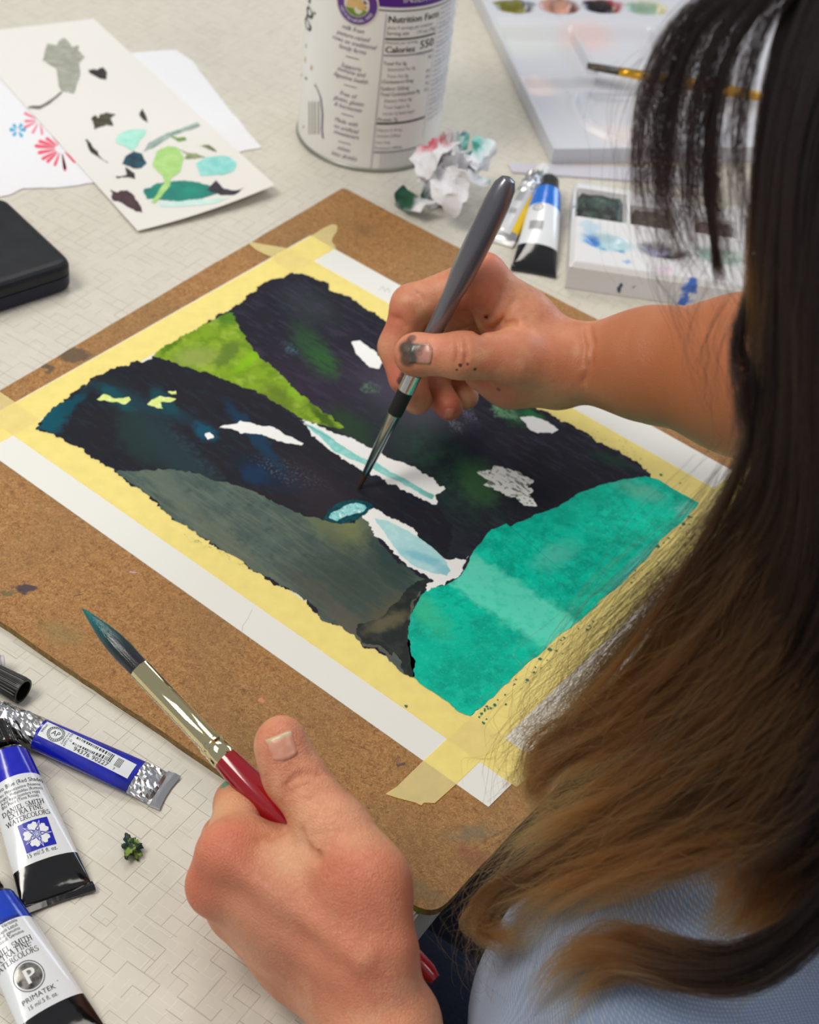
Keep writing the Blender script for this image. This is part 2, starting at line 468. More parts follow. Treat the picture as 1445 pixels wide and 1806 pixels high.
patch('left_cliff_paint', [(66, 757), (76, 738), (90, 722), (118, 706), (133, 690), (150, 680), (152, 684), (163, 668), (200, 650), (212, 646), (222, 645), (250, 640), (270, 631), (294, 634),
      (319, 644), (349, 654), (379, 662), (414, 679), (448, 690), (473, 704), (498, 719), (523, 738), (540, 757), (575, 789), (601, 810), (637, 830), (678, 848), (714, 866), (739, 879),
      (765, 889), (800, 930), (790, 985), (755, 963), (729, 937), (683, 911), (652, 891), (630, 890), (605, 905), (590, 922), (538, 911), (498, 893), (448, 868), (394, 851), (339, 834), (294, 829), (249, 829), (205, 832),
      (180, 816), (160, 802), (152, 797), (150, 789), (130, 785), (105, 770), (90, 762)], M_LEFT, Z0 + 0.00002, 0.0009, 22, 0.0004, label='near-black left cliff paint')

# green valley
t = Paint('valley_paint', (128, 160, 40), 0.5, 0.004, 300)
t.var(130, 0.42, 0.62, (104, 138, 30), 0.8)
t.var(90, 0.5, 0.68, (160, 184, 70), 0.7)
t.spot(400, 625, 0.005, 0.014, (98, 124, 46), 0.95, -18, 0.3)
t.spot(345, 630, 0.012, 0.008, (146, 160, 82), 0.8, 10, 0.6)
t.spot(445, 632, 0.004, 0.018, (132, 184, 20), 0.8, -25, 0.5)
t.spot(490, 700, 0.012, 0.006, (98, 118, 38), 0.8, -50, 0.5)
t.spot(520, 694, 0.008, 0.004, (136, 178, 40), 0.8, -50, 0.5)
t.spot(575, 742, 0.016, 0.003, (64, 92, 30), 0.9, -45, 0.5)
t.spot(405, 560, 0.01, 0.006, (70, 120, 34), 0.8, 30, 0.5)
t.spot(300, 612, 0.012, 0.002, (74, 112, 20), 0.7, 42, 0.5)
M_VAL = t.done()
patch('green_valley_paint', [(269, 628), (300, 609), (324, 594), (369, 568), (404, 551), (414, 553), (424, 579), (438, 604), (446, 612), (458, 634), (478, 646), (498, 664), (528, 694), (558, 719), (588, 739),
      (607, 755), (583, 755), (548, 745), (523, 737), (498, 719), (473, 704), (448, 690), (414, 679), (379, 662), (349, 654), (319, 644), (294, 634)], M_VAL, Z0 + 0.00004, 0.0008, 23, 0.0004, label='lime green valley paint')

# grey-green slope
t = Paint('slope_paint', (76, 92, 88), 0.55, 0.006)
t.var(70, 0.42, 0.66, (92, 108, 100), 0.7)
t.var(110, 0.5, 0.7, (58, 74, 74), 0.7)
t.var(40, 0.46, 0.62, (120, 128, 108), 0.35, (1, 8, 1), 6)
t.spot(280, 838, 0.03, 0.006, (98, 110, 98), 0.7, -45, 0.6)
t.spot(605, 930, 0.016, 0.010, (122, 128, 84), 0.85, -30, 0.8)
t.spot(570, 925, 0.02, 0.006, (96, 108, 84), 0.7, -40, 0.8)
t.spot(690, 985, 0.022, 0.010, (44, 66, 66), 0.85, -60, 0.6)
t.spot(620, 1030, 0.028, 0.022, (56, 66, 60), 0.75, -40, 0.8)
t.spot(690, 1080, 0.022, 0.008, (92, 86, 70), 0.8, 30, 0.6, (90, 0.3, 0.6))
t.spot(640, 1120, 0.02, 0.006, (98, 92, 84), 0.8, -40, 0.6)
t.spot(570, 1060, 0.025, 0.006, (88, 86, 76), 0.6, -40, 0.8)
t.spot(400, 960, 0.04, 0.006, (112, 118, 100), 0.5, -40, 0.8)
M_SLOPE = t.done(0.2)
patch('grey_slope_paint', [(205, 832), (249, 829), (294, 829), (339, 834), (394, 851), (448, 868), (498, 893), (538, 911), (583, 921), (625, 922), (640, 905), (650, 916), (667, 952), (703, 993), (739, 1016),
      (757, 1025), (749, 1039), (729, 1060), (724, 1090), (719, 1116), (724, 1152), (727, 1193), (715, 1191), (700, 1180), (690, 1165), (662, 1147), (640, 1140), (625, 1120), (600, 1105),
      (570, 1095), (555, 1075), (540, 1057), (500, 1037), (470, 1020), (440, 1000), (410, 980), (372, 960), (340, 935), (310, 915), (290, 900), (270, 880), (240, 860), (222, 845)], M_SLOPE, Z0 + 0.00004, 0.0007, 24, 0.0004, label='grey-green slope paint')
t = Paint('shore_paint', (38, 46, 46), 0.5, 0.004)
t.var(140, 0.45, 0.65, (62, 64, 58), 0.6)
t.spot(682, 1098, 0.012, 0.004, (104, 98, 76), 0.8, 25, 0.6)
M_SHORE = t.done(0.2)
patch('dark_shore_paint', [(762, 1022), (745, 1042), (729, 1060), (724, 1090), (720, 1116), (725, 1152), (729, 1194), (715, 1190), (706, 1165), (695, 1150), (690, 1160), (668, 1142), (655, 1140), (638, 1136), (630, 1120),
      (633, 1102), (660, 1095), (676, 1088), (690, 1070), (704, 1062), (718, 1040), (735, 1025)], M_SHORE, Z0 + 0.00006, 0.0008, 25, label='black-green shore paint')

# pool
t = Paint('pool_paint', (0, 196, 166), 0.45, 0.006)
t.var(45, 0.42, 0.62, (0, 158, 134), 0.85)
t.var(170, 0.50, 0.66, (0, 138, 122), 0.55)
t.var(110, 0.52, 0.70, (22, 220, 190), 0.6)
t.var(420, 0.52, 0.7, (60, 212, 188), 0.35)
t.spot(780, 1165, 0.04, 0.03, (0, 168, 142), 0.5, 0, 0.9)
t.spot(752, 1080, 0.016, 0.006, (70, 190, 140), 0.6, -50, 0.8)
t.spot(1130, 868, 0.012, 0.006, (112, 190, 164), 0.6, -20, 0.7)
t.spot(980, 980, 0.012, 0.006, (96, 206, 184), 0.6, 30, 0.9)
t.spot(1208, 900, 0.006, 0.004, (120, 206, 190), 0.8, 40, 0.8)
t.spot(985, 900, 0.03, 0.01, (0, 168, 142), 0.5, 20, 0.8)
t.spot(1120, 1000, 0.02, 0.004, (90, 200, 190), 0.6, 45, 0.8)
# paler band reflecting the fall
t.spot(902, 1062, 0.064, 0.0135, (96, 222, 192), 0.9, -33, 0.22)
t.spot(960, 1105, 0.03, 0.012, (90, 212, 186), 0.5, -42, 0.5)
t.spot(835, 1005, 0.014, 0.008, (100, 214, 188), 0.7, -42, 0.6)
t.var(150, 0.48, 0.66, (36, 196, 168), 0.45)
t.var(900, 0.56, 0.72, (110, 220, 196), 0.25)
M_POOL = t.done(0.15)
patch('teal_pool_paint', [(728, 1196), (719, 1126), (724, 1086), (744, 1050), (757, 1036), (785, 1034), (811, 1018), (822, 1000), (829, 983), (852, 952), (867, 934), (880, 930), (893, 922), (900, 929), (944, 909), (985, 896),
      (1021, 870), (1052, 858), (1098, 847), (1139, 840), (1162, 847), (1184, 860), (1231, 888), (1212, 910), (1188, 933), (1160, 960), (1136, 990), (1097, 1031), (1066, 1056), (1020, 1098), (990, 1118), (946, 1158), (906, 1194),
      (876, 1222), (830, 1264), (810, 1256), (776, 1230)], M_POOL, Z0 + 0.00006, 0.00035, 26, label='teal pool paint')

# white paper left bare: falls, foam, leaves
WHITE = paper_mat('bare_paper', (238, 239, 236))
patch('upper_waterfall', [(528, 742), (545, 742), (558, 748), (588, 765), (611, 771), (657, 793), (693, 809), (729, 824), (757, 840), (772, 850), (768, 855), (781, 863), (770, 870), (768, 889), (739, 879), (714, 866), (678, 848),
      (637, 830), (601, 810), (575, 789), (545, 760)], WHITE, Z0 + 0.00009, 0.0010, 31, 0.0004, label='bare white paper of the upper waterfall')
t = Paint('fall_streak_paint', (132, 206, 200), 0.6, 0.003); t.var(200, 0.45, 0.65, (168, 224, 218), 0.7); t.spot(760, 872, 0.008, 0.004, (112, 176, 168), 0.8, -45, 0.6); M_STREAK = t.done()
patch('teal_streak_paint', [(533, 745), (552, 752), (572, 762), (600, 786), (628, 803), (662, 816), (690, 833), (714, 844), (740, 860), (766, 875), (762, 881), (740, 872), (703, 851), (675, 838), (652, 824), (622, 812), (592, 798), (566, 772), (548, 760)],
      M_STREAK, Z0 + 0.00011, 0.0004, 32)
patch('lower_waterfall', [(637, 891), (652, 890), (683, 910), (729, 936), (755, 962), (780, 981), (801, 990), (828, 982), (821, 993), (816, 1009), (811, 1019), (790, 1027), (785, 1035), (753, 1043), (752, 1032), (766, 1024), (734, 1009), (708, 989),
      (683, 968), (667, 947), (647, 922), (637, 903)], WHITE, Z0 + 0.00009, 0.0009, 33, 0.0004, label='bare white paper of the lower waterfall')
t = Paint('fall_blue_paint', (172, 218, 222), 0.55, 0.003); t.var(200, 0.45, 0.65, (190, 228, 228), 0.8); t.spot(745, 985, 0.012, 0.003, (120, 192, 208), 0.8, -20, 0.6); t.spot(790, 1010, 0.006, 0.004, (128, 192, 204), 0.7, 0, 0.6); M_BLUE = t.done()
patch('pale_blue_paint', [(661, 916), (683, 919), (705, 930), (729, 943), (752, 958), (766, 970), (785, 989), (796, 1008), (790, 1019), (765, 1013), (729, 998), (703, 978), (683, 949), (668, 929)], M_BLUE, Z0 + 0.00011, 0.0004, 34)
t = Paint('splash_dark_paint', (10, 74, 84), 0.35, 0.003); t.var(300, 0.45, 0.6, (8, 50, 66), 0.8); M_SPL = t.done()
patch('dark_splash_paint', [(573, 916), (580, 900), (598, 888), (622, 881), (648, 886), (660, 895), (645, 907), (628, 917), (602, 925), (585, 922)], M_SPL, Z0 + 0.00012, 0.0006, 35)
t = Paint('splash_paint', (150, 216, 218), 0.5, 0.003); t.var(350, 0.48, 0.62, (70, 170, 176), 0.8); t.var(500, 0.55, 0.65, (232, 244, 244), 0.9); M_SPLASH = t.done()
patch('pale_splash_paint', [(583, 914), (588, 903), (605, 893), (628, 888), (646, 890), (650, 897), (638, 905), (622, 909), (606, 914), (594, 919)], M_SPLASH, Z0 + 0.00014, 0.0006, 36)
t = Paint('lime_leaf_paint', (214, 228, 130), 0.6); t.var(400, 0.5, 0.65, (236, 240, 200), 0.8); M_LIME = t.done()
leaf = [
    (M_LIME, [(169, 706), (180, 700), (190, 698), (205, 704), (228, 701), (230, 706), (218, 714), (205, 709), (194, 709), (184, 706)]),
    (M_LIME, [(262, 714), (270, 706), (281, 700), (296, 702), (309, 705), (300, 710), (286, 711), (288, 722), (277, 720)]),
    (M_LIME, [(297, 692), (310, 690), (312, 696), (302, 697)]),
    (WHITE, [(386, 755), (400, 750), (420, 748), (424, 743), (444, 745), (465, 752), (484, 757), (505, 769), (537, 782), (533, 787), (498, 780), (458, 767), (425, 763), (408, 758)]),
    (WHITE, [(359, 764), (370, 762), (376, 772), (366, 776)]),
    (WHITE, [(623, 605), (634, 603), (648, 614), (664, 622), (674, 640), (668, 650), (652, 648), (640, 636), (627, 624)]),
    (WHITE, [(917, 736), (940, 735), (955, 742), (965, 744), (985, 758), (975, 765), (962, 764), (948, 766), (932, 757)]),
]
for i, (m, p) in enumerate(leaf):
    patch('light_leaf_patch', p, m, Z0 + 0.00010, 0.0006, 40 + i, 0.0005)
# broken white patch of leaves: bare paper with dark strokes through it
t = Paint('leaf_cluster_paint', (236, 238, 232), 0.6, 0.004)
t.var(150, 0.54, 0.58, (70, 84, 72), 0.85, (1, 2.6, 1), 20)
t.var(230, 0.60, 0.64, (60, 74, 66), 0.8, (2, 1, 1), 20)
M_CLU = t.done()
patch('white_leaf_cluster', [(847, 835), (862, 830), (877, 821), (890, 826), (913, 829), (922, 838), (939, 848), (930, 860), (942, 868), (930, 872), (940, 886), (944, 892), (925, 890), (910, 880), (895, 878), (880, 868), (870, 866), (852, 856), (864, 848)], M_CLU, Z0 + 0.00010, 0.0009, 51, 0.0005)

# spatter on the tape
rng = np.random.default_rng(5); V, Fc = [], []
def dot(px, py, r, ex=1.0):
    c = PL(px, py); n = 9; b = len(V); a0 = rng.uniform(0, 6.28)
    for k in range(n):
        a = 2 * math.pi * k / n; q = r * (1 + 0.25 * rng.normal() * 0.6)
        V.append((c[0] + q * math.cos(a + a0) * ex, c[1] + q * math.sin(a + a0), Z0 + 0.00005))
    Fc.append(tuple(range(b, b + n)))
for i in range(75):
    s = rng.uniform(0, 1) ** 0.9; off = abs(rng.normal()) * 13 + 5
    dot(1215 - 380 * s + off * 0.7, 906 + 356 * s + off * 0.75, abs(rng.normal()) * 0.00038 + 0.00016)
for p in ((1166, 838, .0009), (1200, 853, .0006), (1206, 925, .0012), (1160, 964, .0013), (1215, 912, .0008), (970, 1146, .0011), (953, 1163, .0009), (716, 1246, .0008), (873, 1244, .0009), (892, 1243, .0006), (855, 1251, .0005)): dot(*p)
for i in range(60):
    q = rng.uniform(); dot(322 + 110 * q + rng.normal() * 2, 938 + 52 * q + abs(rng.normal()) * 5 + 3, 0.00016)
for i in range(30):
    q = rng.uniform(); dot(1030 + 110 * q, 768 + 56 * q - abs(rng.normal()) * 9, 0.0003)
spat = mesh('paint_spatter', V, Fc, simple('spatter_paint', lin(20, 110, 70), 0.5), painting); spat['kind'] = 'stuff'

# pencil marks at the sheet's top and lower edge
GRAPH = simple('pencil_grey', lin(190, 190, 190), 0.8)
V, Fc = [], []
def stroke(pix, wd):
    for a, b in zip(pix[:-1], pix[1:]):
        a, b = PL(*a)[:2], PL(*b)[:2]; d = (b - a) / (np.linalg.norm(b - a) + 1e-9); n = np.array([-d[1], d[0]]) * wd / 2
        k = len(V); V.extend([(*(a + n), .00003), (*(b + n), .00003), (*(b - n), .00003), (*(a - n), .00003)]); Fc.append((k, k + 1, k + 2, k + 3))
stroke([(668, 512), (676, 505), (679, 514), (685, 508), (688, 517)], 0.0005)
mesh('pencil_mark', V, Fc, GRAPH, painting); V, Fc = [], []
stroke([(427, 1114), (428, 1104), (438, 1090), (445, 1075)], 0.00025)
mesh('pencil_mark', V, Fc, GRAPH, painting)

# ---------------------------------------------------------------- masking tape
def tape_mat():
    t = NT('masking_tape', rough=0.6, spec=.2); v = t.coords()
    t.set('Base Color', t.ramp(t.noise(v, 120, 4), [(0.3, (.315, .308, .205)), (0.7, (.352, .340, .225))]))
    t.bump(t.noise(v, 1400, 3), 0.12, 0.0002)
    tr = t.node('ShaderNodeBsdfTransparent'); tr.inputs[0].default_value = (.68, .63, .24, 1)
    ad = t.node('ShaderNodeAddShader'); t.t.links.new(t.p.outputs[0], ad.inputs[0]); t.t.links.new(tr.outputs[0], ad.inputs[1])
    t.t.links.new(ad.outputs[0], t.n['Material Output'].inputs[0])
    return t.m
TAPE = tape_mat()
def tape(pts, z, label, seed):
    P = np.array(pts); c = P.mean(0); o = slab('masking_tape', P, PAPER_Z + z, PAPER_Z + z + 0.00007, TAPE, None, (c[0], c[1], PAPER_Z))
    o.location = (c[0], c[1], PAPER_Z)
    tag(o, label, 'tape', 'masking tape round the painting')
    return o
xy = lambda px, py: onpaper(px, py)[:2]
u0, u1, u2, u3 = 0.0, 0.1020 * UNIT, 1.6228 * UNIT, 1.7228 * UNIT
v0, v1, v2, v3 = 0.0, -0.0955 * UNIT, -1.1471 * UNIT, -1.2439 * UNIT
tape([(u0, -0.30), (u0, xy(549, 418)[1]), xy(570, 403), xy(586, 395.6), xy(595.5, 398), xy(594.5, 409), xy(588, 417), xy(585.5, 426), (u1, xy(584.7, 433)[1]), (u1, -0.30)], 0.00002,
     'masking tape strip beside the green valley and left cliff, torn at its far end', 1)
tape([(0.004, v0), xy(500, 437), xy(462, 431), xy(443, 427), xy(440, 431), xy(452, 441), xy(468, 449), xy(484, 455), (0.004, v1), (0.41, v1), (0.41, v0)], 0.00010,
     'masking tape strip running under the painting hand along the far edge', 2)
tape([(-0.045, v2), (0.356, v2), (0.358, v2 - 0.008), (0.357, v3), (-0.045, v3)], 0.00010, 'masking tape strip along the near edge, below the grey-green slope', 3)
tape([(u2, 0.035), (u3, 0.035), xy(802.8, 1385)[:2], xy(783, 1402.7), xy(767, 1417), xy(748, 1416), xy(743, 1421), xy(733, 1416), xy(702, 1408), xy(680, 1401), xy(690, 1394), xy(700, 1388), xy(745, 1344)], 0.00018,
     'masking tape strip beside the teal pool, with a loose curled end on the board', 4)
# the loose end is doubled over
crl = [xy(680, 1401), xy(690, 1397), xy(712, 1405), xy(735, 1412), xy(748, 1416), xy(743, 1421), xy(725, 1416), xy(700, 1410)]
# ---------------------------------------------------------------- lettering helpers
_tc = {}
def glyphs(s, shear=0.0):
    """flat outline mesh of a line of text at unit size -> verts (n,2), faces, width"""
    key = (s, shear)
    if key not in _tc:
        cu = bpy.data.curves.new('lettering', 'FONT'); cu.body = s; cu.size = 1.0; cu.shear = shear; cu.resolution_u = 2
        o = bpy.data.objects.new('lettering', cu); COL.objects.link(o)
        dg = bpy.context.evaluated_depsgraph_get()
        me = o.evaluated_get(dg).to_mesh()
        V = np.array([(v.co.x, v.co.y) for v in me.vertices]).reshape(-1, 2); Fc = [tuple(p.vertices) for p in me.polygons]
        o.evaluated_get(dg).to_mesh_clear()
        bpy.data.objects.remove(o); bpy.data.curves.remove(cu)
        _tc[key] = (V, Fc, float(V[:, 0].max()) if len(V) else 0.0)
    return _tc[key]

SERIF = {  # strokes on a unit-high cell: (x0,y0,x1,y1,width); serifs are added at the feet
    'D': (.72, [(.14, 0, .14, 1, .13), ('arc', .14, .5, .50, .5, -90, 90, .12)], [(.14, 0), (.14, 1)]),
    'A': (.74, [(.06, 0, .37, 1, .085), (.37, 1, .68, 0, .14), (.18, .34, .56, .34, .075)], [(.06, 0), (.68, 0)]),
    'N': (.78, [(.13, 0, .13, 1, .085), (.13, 1, .65, 0, .13), (.65, 0, .65, 1, .085)], [(.13, 0), (.13, 1), (.65, 1)]),
    'I': (.34, [(.17, 0, .17, 1, .13)], [(.17, 0), (.17, 1)]),
    'E': (.62, [(.14, 0, .14, 1, .13), (.14, .97, .55, .97, .085), (.14, .5, .44, .5, .085), (.14, .03, .57, .03, .085), (.55, .8, .55, 1, .075), (.57, 0, .57, .22, .075)], [(.14, 0), (.14, 1)]),
    'L': (.60, [(.14, 0, .14, 1, .13), (.14, .03, .56, .03, .085), (.56, 0, .56, .24, .075)], [(.14, 0), (.14, 1)]),
    'S': (.56, [('arc', .28, .74, .20, .24, 20, 270, .10), ('arc', .28, .26, .22, .25, 90, -160, .12)], []),
    'M': (.92, [(.12, 0, .12, 1, .085), (.12, 1, .44, 0, .13), (.44, 0, .78, 1, .085), (.78, 0, .78, 1, .13)], [(.12, 0), (.12, 1), (.78, 0), (.78, 1)]),
    'T': (.66, [(.33, 0, .33, 1, .13), (.05, .97, .61, .97, .085), (.05, .8, .05, 1, .075), (.61, .8, .61, 1, .075)], [(.33, 0)]),
    'H': (.80, [(.14, 0, .14, 1, .13), (.64, 0, .64, 1, .13), (.14, .5, .64, .5, .085)], [(.14, 0), (.14, 1), (.64, 0), (.64, 1)]),
    'X': (.74, [(.08, 1, .64, 0, .13), (.08, 0, .64, 1, .085)], [(.08, 0), (.64, 0), (.08, 1), (.64, 1)]),
    'R': (.70, [(.14, 0, .14, 1, .13), ('arc', .14, .74, .36, .26, -90, 90, .11), (.36, .48, .64, 0, .13)], [(.14, 0), (.14, 1), (.64, 0)]),
    'F': (.58, [(.14, 0, .14, 1, .13), (.14, .97, .54, .97, .085), (.14, .5, .42, .5, .085), (.54, .78, .54, 1, .075)], [(.14, 0), (.14, 1)]),
    'W': (1.0, [(.06, 1, .28, 0, .13), (.28, 0, .5, 1, .085), (.5, 1, .70, 0, .13), (.70, 0, .92, 1, .085)], [(.06, 1), (.5, 1), (.92, 1)]),
    'C': (.70, [('arc', .38, .5, .32, .5, 45, 315, .12)], []),
    'O': (.78, [('arc', .39, .5, .34, .5, 0, 360, .12)], []),
}
def serif(s):
    """the same for narrow roman capitals"""
    key = ('serif', s)
    if key in _tc: return _tc[key]
    V, Fc, x = [], [], 0.0
    def bar(a, b, wd):
        a, b = np.array(a), np.array(b); d = (b - a) / (np.linalg.norm(b - a) + 1e-9); n = np.array([-d[1], d[0]]) * wd / 2; k = len(V)
        V.extend([a + n, b + n, b - n, a - n]); Fc.append((k + 3, k + 2, k + 1, k))
    for ch in s:
        if ch == ' ': x += .35; continue
        wd, st, ft = SERIF[ch]
        for q in st:
            if q[0] == 'arc':
                _, cx, cy, rx, ry, a0, a1, tw = q; n = 14
                for i in range(n):
                    t0, t1 = (math.radians(a0 + (a1 - a0) * j / n) for j in (i, i + 1))
                    p0 = (x + cx + rx * math.cos(t0), cy + ry * math.sin(t0)); p1 = (x + cx + rx * math.cos(t1), cy + ry * math.sin(t1))
                    bar(p0, p1, tw * (0.45 + 0.6 * abs(math.cos((t0 + t1) / 2))))
            else: bar((x + q[0], q[1]), (x + q[2], q[3]), q[4])
        for fx, fy in ft: bar((x + fx - .12, abs(fy - .02)), (x + fx + .12, abs(fy - .02)), .075)
        x += wd + .04
    _tc[key] = (np.array(V), Fc, x)
    return _tc[key]

class Ink:
    """collects flat lettering that is wrapped on to a surface by a mapping (x, y) -> point"""
    def __init__(self): self.V, self.F = [], []
    def put(self, G, x, y, size, fn, align='C', sx=1.0, rot=0.0):
        V, Fc, wd = G; k = len(self.V)
        x0 = {'L': 0, 'C': -wd * size * sx / 2, 'R': -wd * size * sx}[align]; c, s = math.cos(rot), math.sin(rot)
        for a, b in V:
            u, v = x0 + a * size * sx, b * size
            self.V.append(fn(x + u * c - v * s, y + u * s + v * c))
        self.F.extend(tuple(i + k for i in f) for f in Fc)
    def poly(self, pts, fn):
        k = len(self.V); self.V.extend(fn(*p) for p in pts); self.F.append(tuple(range(k, k + len(pts))))
    def rect(self, x0, y0, x1, y1, fn, n=1):
        for i in range(n):
            a, b = x0 + (x1 - x0) * i / n, x0 + (x1 - x0) * (i + 1) / n
            self.poly([(a, y0), (b, y0), (b, y1), (a, y1)], fn)
    def ring(self, cx, cy, r0, r1, fn, n=40):
        for i in range(n):
            a, b = 2 * math.pi * i / n, 2 * math.pi * (i + 1) / n
            self.poly([(cx + r0 * math.cos(a), cy + r0 * math.sin(a)), (cx + r1 * math.cos(a), cy + r1 * math.sin(a)),
                       (cx + r1 * math.cos(b), cy + r1 * math.sin(b)), (cx + r0 * math.cos(b), cy + r0 * math.sin(b))], fn)
    def make(self, name, mat, parent):
        o = mesh(name, self.V, self.F, mat, parent); return o

INK = simple('black_ink', lin(30, 30, 34), 0.5)
INK_GREY = simple('grey_ink', lin(96, 98, 106), 0.5)
INK_PURPLE = simple('purple_grey_ink', lin(118, 100, 134), 0.5)

# ---------------------------------------------------------------- paint tubes
def gloss(name, col, rough=0.18, coat=0.6):
    t = NT(name, color=lin(*col), rough=rough, coat=coat); t.set('coat_rough', 0.08)
    t.bump(t.noise(t.coords(), 110, 2), 0.25, 0.0012)
    return t.m
TUBE_WHITE = gloss('tube_white', (226, 230, 234), 0.25)
TUBE_BLACK = gloss('tube_black', (10, 10, 12), 0.12)
def foil_mat():
    t = NT('tube_foil', color=lin(206, 206, 208), rough=0.22, metal=1.0); v = t.coords()
    t.bump(t.noise(v, 75, 2, 0.5), 0.17, 0.0012); return t.m
FOIL = foil_mat()

class Tube:
    """a collapsible tube lying on the table from its shoulder at A to its crimped end at B"""
    def __init__(self, root, A, B, r, w, h=0.0, sag=1.0):
        self.root = root; A, B = np.array(A), np.array(B); o = np.array(root.location)
        self.A = A - o; self.e = (B - A); self.L = np.linalg.norm(self.e); self.e /= self.L
        self.n = np.cross([0, 0, 1], self.e); self.r, self.w, self.sag = r, w, sag
    def ab(self, s):
        s = min(max(s, 0), 1)
        return self.r + (self.w / 2 - self.r) * s ** 0.9, 0.0007 + (self.r * self.sag - 0.0007) * max(1 - s, 0) ** 0.62
    def ring(self, s, seg=40, grow=0.0):
        a, b = self.ab(s); out = []
        for k in range(seg):
            t = 2 * math.pi * k / seg; c, sn = math.cos(t), math.sin(t)
            out.append(self.A + self.e * s * self.L + self.n * (a + grow) * c + np.array([0, 0, b + 0.0003 + (b + grow) * sn]))
        return out
    def band(self, name, s0, s1, mat, n=10, caps=False, noise=0.0, seed=0):
        rg = np.random.default_rng(seed); V, Fc = [], []
        for i in range(n + 1):
            R = self.ring(s0 + (s1 - s0) * i / n)
            if noise: R = [p + rg.normal(size=3) * noise * np.array([.4, .4, 1]) * (1 if p[2] > 0.002 else 0) for p in R]
            V += R
        m = len(V) // (n + 1)
        for i in range(n):
            for k in range(m): Fc.append((i * m + k, (i + 1) * m + k, (i + 1) * m + (k + 1) % m, i * m + (k + 1) % m))
        if caps: Fc.append(tuple(range(m))); Fc.append(tuple(reversed(range(n * m, n * m + m))))
        return mesh(name, V, Fc, mat, self.root, noise == 0)
    def top(self, q, s, lift=0.00012):
        """point on the upper side: q metres across, s metres along from the shoulder"""
        t = s / self.L; a, b = self.ab(t); u = max(-0.985, min(0.985, q / a))
        z = b + 0.0003 + b * math.sqrt(1 - u * u)
        return self.A + self.e * s + self.n * (q + lift * u) + np.array([0, 0, z + lift])
    def shoulder(self, mat, cap_mat, nr=0.0045, capr=0.0075, capl=0.014, ribs=24):
        a, b = self.ab(0); c = self.A + np.array([0, 0, b + 0.0003])
        M = frame_between(c, c - self.e)
        V, Fc = lathe([(self.r, 0), (self.r * 0.97, 0.0012), (self.r * 0.6, 0.0034), (nr, 0.0046), (nr, 0.0075)], 32)
        mesh('shoulder', [M @ Vector(v) for v in V], Fc, mat, self.root, True)
        if cap_mat: ribbed(self.root, 'cap', M @ Matrix.Translation((0, 0, 0.006)), capr, capr * 0.92, capl, ribs, cap_mat)
    def crimp(self, mat, L=0.0045, th=0.0016, lift=0.0006, name='crimped_end'):
        V, Fc = [], []; c0 = self.A + self.e * (self.L - 0.0006); n = 12
        prof = [(0, 0.0002), (L * .3, 0.0), (L, 0.0002), (L, th), (L * .55, th * 1.7), (L * .2, th * 1.3), (0, 0.0016)]
        for i in range(n + 1):
            q = -1 + 2 * i / n; flare = 1 + 0.03 * abs(q) ** 6; z = lift * abs(q) ** 4
            for (x, zz) in prof:
                V.append(c0 + self.e * (x - 0.0010 * (1 - q * q)) + self.n * q * self.w / 2 * flare + np.array([0, 0, zz + z * 1.5 + 0.0001]))
        m = len(prof)
        for i in range(n):
            for k in range(m): Fc.append((i * m + k, (i + 1) * m + k, (i + 1) * m + (k + 1) % m, i * m + (k + 1) % m))
        Fc.append(tuple(reversed(range(m)))); Fc.append(tuple(range(n * m, n * m + m)))
        return mesh(name, V, Fc, mat, self.root)

def ribbed(root, name, M, r0, r1, L, ribs, mat, hole=0.0):
    """ribbed cap along local Z; with a hole it is open at the far end"""
    V, Fc = [], []; seg = ribs * 4
    prof = [(0.0, r0 * 0.90, 0), (0.0006, r0, 0.15), (L * .12, r0, 1), (L * .9, r1, 1), (L, r1 * 0.97, 0.1)]
    for z, r, k in prof:
        for j in range(seg):
            a = 2 * math.pi * j / seg; rr = r * (1 - 0.045 * k * (1 if j % 4 < 2 else 0))
            V.append((rr * math.cos(a), rr * math.sin(a), z))
    if hole:
        for z, r in ((L, hole), (L * .25, hole * .9)):
            for j in range(seg):
                a = 2 * math.pi * j / seg; V.append((r * math.cos(a), r * math.sin(a), z))
    n = len(V) // seg
    for i in range(n - 1):
        for j in range(seg): Fc.append((i * seg + j, i * seg + (j + 1) % seg, (i + 1) * seg + (j + 1) % seg, (i + 1) * seg + j))
    Fc.append(tuple(reversed(range(seg)))); Fc.append(tuple(range((n - 1) * seg, n * seg)))
    return mesh(name, [M @ Vector(v) for v in V], Fc, mat, root)

def tube_root(name, px, py, label, group=None):
    p = at(px, py); return thing(name, label, 'paint tube', (p[0], p[1], TABLE_Z), 0, group)


def sq_of(T, px, py, h=0.017):
    for _ in range(6):
        p = at(px, py, h) - np.array(T.root.location) - T.A; q = float(p @ T.n)
        a, b = T.ab(float(p @ T.e) / T.L); h = b + .0003 + b * math.sqrt(max(0.05, 1 - min(1, (q / a) ** 2)))
    return float(p @ T.e), float(p @ T.n)

def white_tube(px, A, B, r, w, band_col, b1, b2, label):
    root = tube_root('paint_tube', *px, label, 'white and black paint tubes')
    T = Tube(root, at(*A), at(*B), r, w)
    sA, sB = sq_of(T, *b1)[0] / T.L, sq_of(T, *b2)[0] / T.L
    T.band('color_band', 0, sA, gloss('tube_band', band_col, 0.2), 6)
    T.band('label_wrap', sA, sB, TUBE_WHITE, 14)
    T.band('black_end', sB, 1.0, TUBE_BLACK, 10)
    T.crimp(TUBE_BLACK)
    T.shoulder(TUBE_BLACK, TUBE_BLACK)
    return root, T

